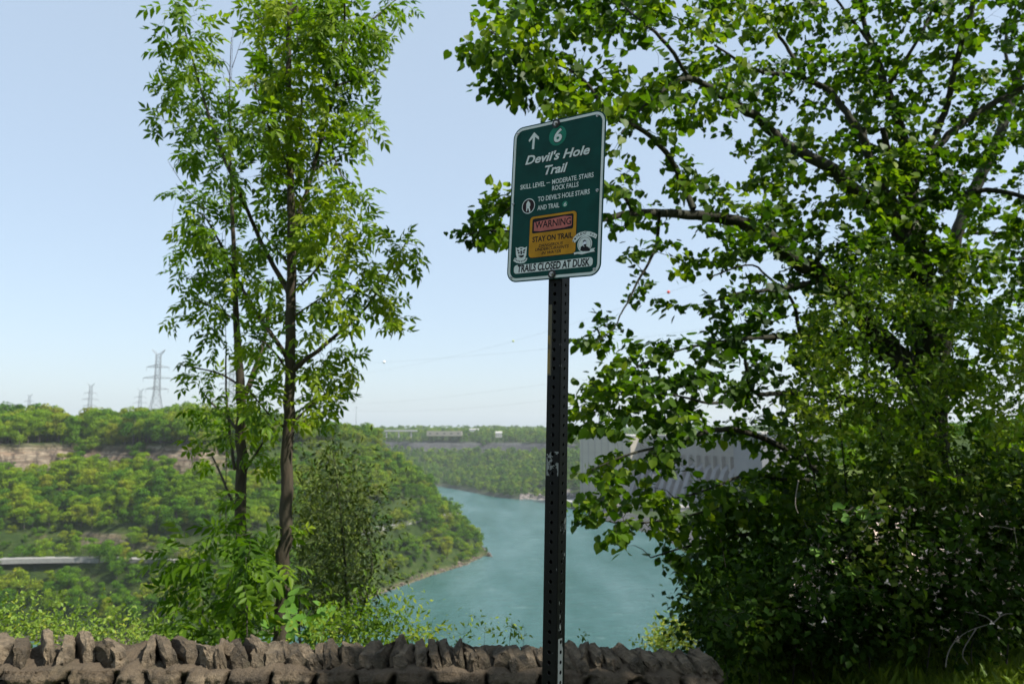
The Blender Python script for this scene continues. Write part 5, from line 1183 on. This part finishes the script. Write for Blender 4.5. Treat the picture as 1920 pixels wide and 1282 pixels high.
# warning label
wq = [uv(226, 775), uv(542, 726), uv(534, 1020), uv(221, 1052)]
wc = np.mean(wq, 0); ww = np.linalg.norm(np.array(wq[1])-wq[0]); hh = np.linalg.norm(np.array(wq[0])-wq[3]); wra = math.atan2(wq[1][1]-wq[0][1]+wq[2][1]-wq[3][1], wq[1][0]-wq[0][0]+wq[2][0]-wq[3][0])
rw = lambda x, y: (wc[0]+x*math.cos(wra)-y*math.sin(wra), wc[1]+x*math.sin(wra)+y*math.cos(wra))
wl = spart('warning_label', slab(rrect(ww, hh, .012), .001, .0014, warp=rw), M['sblack'], MS)
def wsub(nm, me, mat): return sub(nm, me, mat, wl)
wsub('label_face', slab(rrect(ww-.003, hh-.003, .0108), .00141, .0016, warp=rw), M['sorange'])
q4 = [(246, 790), (520, 752), (517, 848), (244, 888)]; cc = np.mean([uv(*q) for q in q4], 0); w2 = np.linalg.norm(np.subtract(uv(*q4[1]), uv(*q4[0]))); h2 = np.linalg.norm(np.subtract(uv(*q4[0]), uv(*q4[3])))
rq = lambda x, y: (cc[0]+x*math.cos(wra)-y*math.sin(wra), cc[1]+x*math.sin(wra)+y*math.cos(wra))
wsub('warning_frame', slab(rrect(w2, h2, .005), .00161, .0017, warp=rq), M['sblack'])
wsub('warning_field', slab([(-w2*.455, -h2*.33), (-w2*.30, -h2*.40), (w2*.30, -h2*.36), (w2*.46, -h2*.28), (w2*.46, h2*.33), (w2*.28, h2*.40), (-w2*.26, h2*.30), (-w2*.455, h2*.26)], .00171, .0018, warp=rq), M['sred'])
lettering('WARNING', (263, 853), (503, 822), 46, M['sblack'], wl, .0019, .015); lettering('STAY ON TRAIL', (245, 944), (513, 912), 36, M['sblack'], wl, .0018, .028)
lettering('DANGEROUS', (287, 977), (449, 957), 20, M['sblack'], wl, .0018, .018, .2); lettering('UNDERCURRENTS', (264, 1004), (488, 978), 20, M['sblack'], wl, .0018, .018, .2); lettering('IN WATER', (306, 1026), (436, 1010), 20, M['sblack'], wl, .0018, .018, .2)
# round sticker with banner over a bust
st = spart('sticker', slab(circ(*uv(594, 955), .0225), .0014, .0021), M['swhite'], MS); st['label'] = 'round white sticker with arched lettering over a portrait'
def ssub(nm, pts, z, mat): return sub(nm, slab([uv(*q) for q in pts][::-1], z, z+.00015), mat, st)
arc = [(512, 938), (520, 915), (540, 892), (565, 877), (595, 870), (630, 872), (660, 882), (678, 893), (669, 920), (645, 907), (615, 901), (588, 901), (562, 912), (545, 930), (530, 947)]
ssub('arched_banner', arc, .0021, M['swhite'])
sub('inner_disc', slab(circ(*uv(594, 957), .0196), .00211, .0022), M['sblack'], st); sub('inner_field', slab(circ(*uv(594, 957), .0186), .00221, .0023), M['swhite'], st)
ssub('ribbon', [(522, 1012), (545, 1008), (600, 1003), (640, 985), (664, 980), (655, 994), (662, 1004), (620, 1012), (575, 1024), (545, 1020), (524, 1026)], .0023, M['swhite'])
ssub('portrait_coat', [(565, 1000), (568, 975), (582, 965), (590, 975), (600, 968), (618, 975), (632, 990), (626, 1002), (600, 1004)], .0024, M['sblack'])
ssub('portrait_head', [(586, 966), (583, 948), (585, 934), (594, 929), (604, 933), (608, 945), (605, 960), (597, 972)], .0026, M['alu'])
ssub('portrait_hair', [(583, 946), (584, 934), (593, 928), (604, 931), (606, 938), (596, 936), (588, 941)], .0028, M['sblack'])
ssub('portrait_beard', [(588, 958), (598, 956), (606, 957), (604, 968), (596, 973), (589, 967)], .0028, M['sblack'])
am = [(523, 936, 35), (534, 918, 48), (547, 904, 40), (560, 895, 30), (573, 889, 22), (588, 885, 10), (600, 884, 0), (613, 885, -6), (633, 889, -14), (647, 895, -20), (660, 903, -28)]
for ch, (x, y, a) in zip('VIOLENTWAY', [am[0], am[1], am[2], am[3], am[4], am[5], am[6], am[8], am[9], am[10]]):
    ar = math.radians(a); dx, dy = math.cos(ar)*6, -math.sin(ar)*6; lettering(ch, (x-dx, y-dy+7), (x+dx, y+dy+7), 17, M['sblack'], st, .0023, .02)
lettering('NEW YORK', (560, 1017), (625, 1008), 8, M['sblack'], st, .0025, .01) if False else None
# shield sticker at lower left
s2 = spart('sticker', slab([uv(*q) for q in [(134, 976), (146, 984), (160, 976), (180, 975), (196, 980), (209, 971), (206, 1000), (204, 1030), (196, 1048), (212, 1048), (206, 1066), (190, 1080), (165, 1085), (140, 1080), (118, 1068), (126, 1048), (142, 1050), (136, 1025)]][::-1], .0009, .0014), M['swhite'], MS); s2['label'] = 'small white shield sticker with a carved mask pattern'
def s2s(pts, z=.0014): return sub('mask_mark', slab([uv(*q) for q in pts][::-1], z, z+.00015), M['sblack'], s2)
s2s([(141, 990), (155, 996), (158, 1004), (146, 1004)]); s2s([(200, 988), (186, 994), (182, 1003), (196, 1001)]); s2s([(148, 1010), (160, 1008), (162, 1018), (150, 1019)]); s2s([(194, 1007), (181, 1007), (179, 1017), (193, 1016)])
s2s([(165, 1000), (177, 999), (175, 1024), (167, 1025)]); s2s([(152, 1028), (172, 1031), (190, 1026), (186, 1040), (171, 1046), (156, 1042)]); s2s([(162, 984), (180, 983), (176, 990), (166, 991)])
for x, y in [(130, 1058), (140, 1064), (150, 1068), (160, 1071), (172, 1071), (183, 1068), (193, 1063), (201, 1057)]: s2s([(x-3, y-4), (x+3, y-5), (x+2, y+4), (x-3, y+4)])
s2s([(158, 1034), (164, 1036), (163, 1040), (158, 1038)], .0016).data.materials[0] = M['swhite']
# bolts and rivets
def bolt_mesh(r, washer):
    bm = bmesh.new()
    def ring(r0, z0, r1, z1, n=20): bmesh.ops.create_cone(bm, cap_ends=True, segments=n, radius1=r0, radius2=r1, depth=z1-z0, matrix=Matrix.Translation((0, 0, (z0+z1)/2)))
    ring(washer, 0, washer*.97, .0018); ring(r, .0019, r*.92, .0058, 6 if washer > .009 else 20); ring(r*.5, .0059, r*.35, .0085)
    me = bpy.data.meshes.new('bolt'); bm.to_mesh(me); bm.free(); return me
bm_ = bolt_mesh(.0048, .0068); M['boltm'] = plain('bolt_steel', (.42, .40, .37), .35, .85); M['washer'] = plain('rubber_washer', (.012, .012, .012), .6)
for cx, cy in ((405, 152), (377, 1155)):
    u, v = uv(cx, cy); spart('washer', slab(circ(0, 0, .0125), .001, .0022), M['washer'], MS @ Matrix.Translation((u, v, .0014))); spart('bolt', bm_, M['boltm'], MS @ Matrix.Translation((u, v, .0036)))
rm = bolt_mesh(.0022, .0042)
for cx, cy in ((150, 220), (681, 97), (117, 692), (679, 598), (105, 1178), (658, 1122)):
    u, v = uv(cx, cy); spart('rivet', rm, M['alu'], MS @ Matrix.Translation((u, v, .0013)))

# ================================================================== AIR, SKY AND SUN
mb = MB(); mb.box((0, 0, 2), (11400, 11400, 206)); hz = mb.build('haze', None)
m = bpy.data.materials.new('haze_air'); m.use_nodes = True; nt = m.node_tree; nt.nodes.remove(nt.nodes['Principled BSDF']); v = nt.nodes.new('ShaderNodeVolumePrincipled')
v.inputs['Density'].default_value = .00010; v.inputs['Color'].default_value = (.93, .96, 1, 1); v.inputs['Anisotropy'].default_value = .25; nt.links.new(v.outputs[0], nt.nodes['Material Output'].inputs['Volume'])
hz.data.materials.clear(); hz.data.materials.append(m); tag(hz, kind='stuff', label='thin pale summer haze over the gorge', cat='haze')
w = bpy.data.worlds.new('World'); SC.world = w; w.use_nodes = True; nt = w.node_tree; bg = nt.nodes['Background']
sk = nt.nodes.new('ShaderNodeTexSky'); sk.sky_type = 'NISHITA'; sk.sun_disc = False
SEL, SAZ = math.radians(52), math.radians(111.7)
sk.sun_elevation = SEL; sk.sun_rotation = SAZ; sk.air_density = 1.0; sk.dust_density = 1.6; sk.ozone_density = 1.0; sk.altitude = 150
skc = mixc(nt, .74, sk.outputs[0], (1.80, 2.17, 2.56)); nt.links.new(skc, bg.inputs[0]); bg.inputs[1].default_value = .15
sd = Vector((math.sin(SAZ)*math.cos(SEL), math.cos(SAZ)*math.cos(SEL), math.sin(SEL)))
ld = bpy.data.lights.new('sun', 'SUN'); ld.energy = 4.0; ld.angle = math.radians(.5); ld.color = (1, .95, .86); lo_ = bpy.data.objects.new('sun', ld); C.objects.link(lo_); lo_.rotation_euler = sd.to_track_quat('Z', 'Y').to_euler()
SC.view_settings.view_transform = 'Standard'; SC.view_settings.look = 'None'; SC.view_settings.exposure = 1.02; SC.view_settings.gamma = 1
SC.cycles.max_bounces = 7; SC.cycles.diffuse_bounces = 3; SC.cycles.glossy_bounces = 2; SC.cycles.transmission_bounces = 4; SC.cycles.volume_bounces = 2; SC.cycles.use_denoising = True
SC.cycles.caustics_reflective = False; SC.cycles.caustics_refractive = False
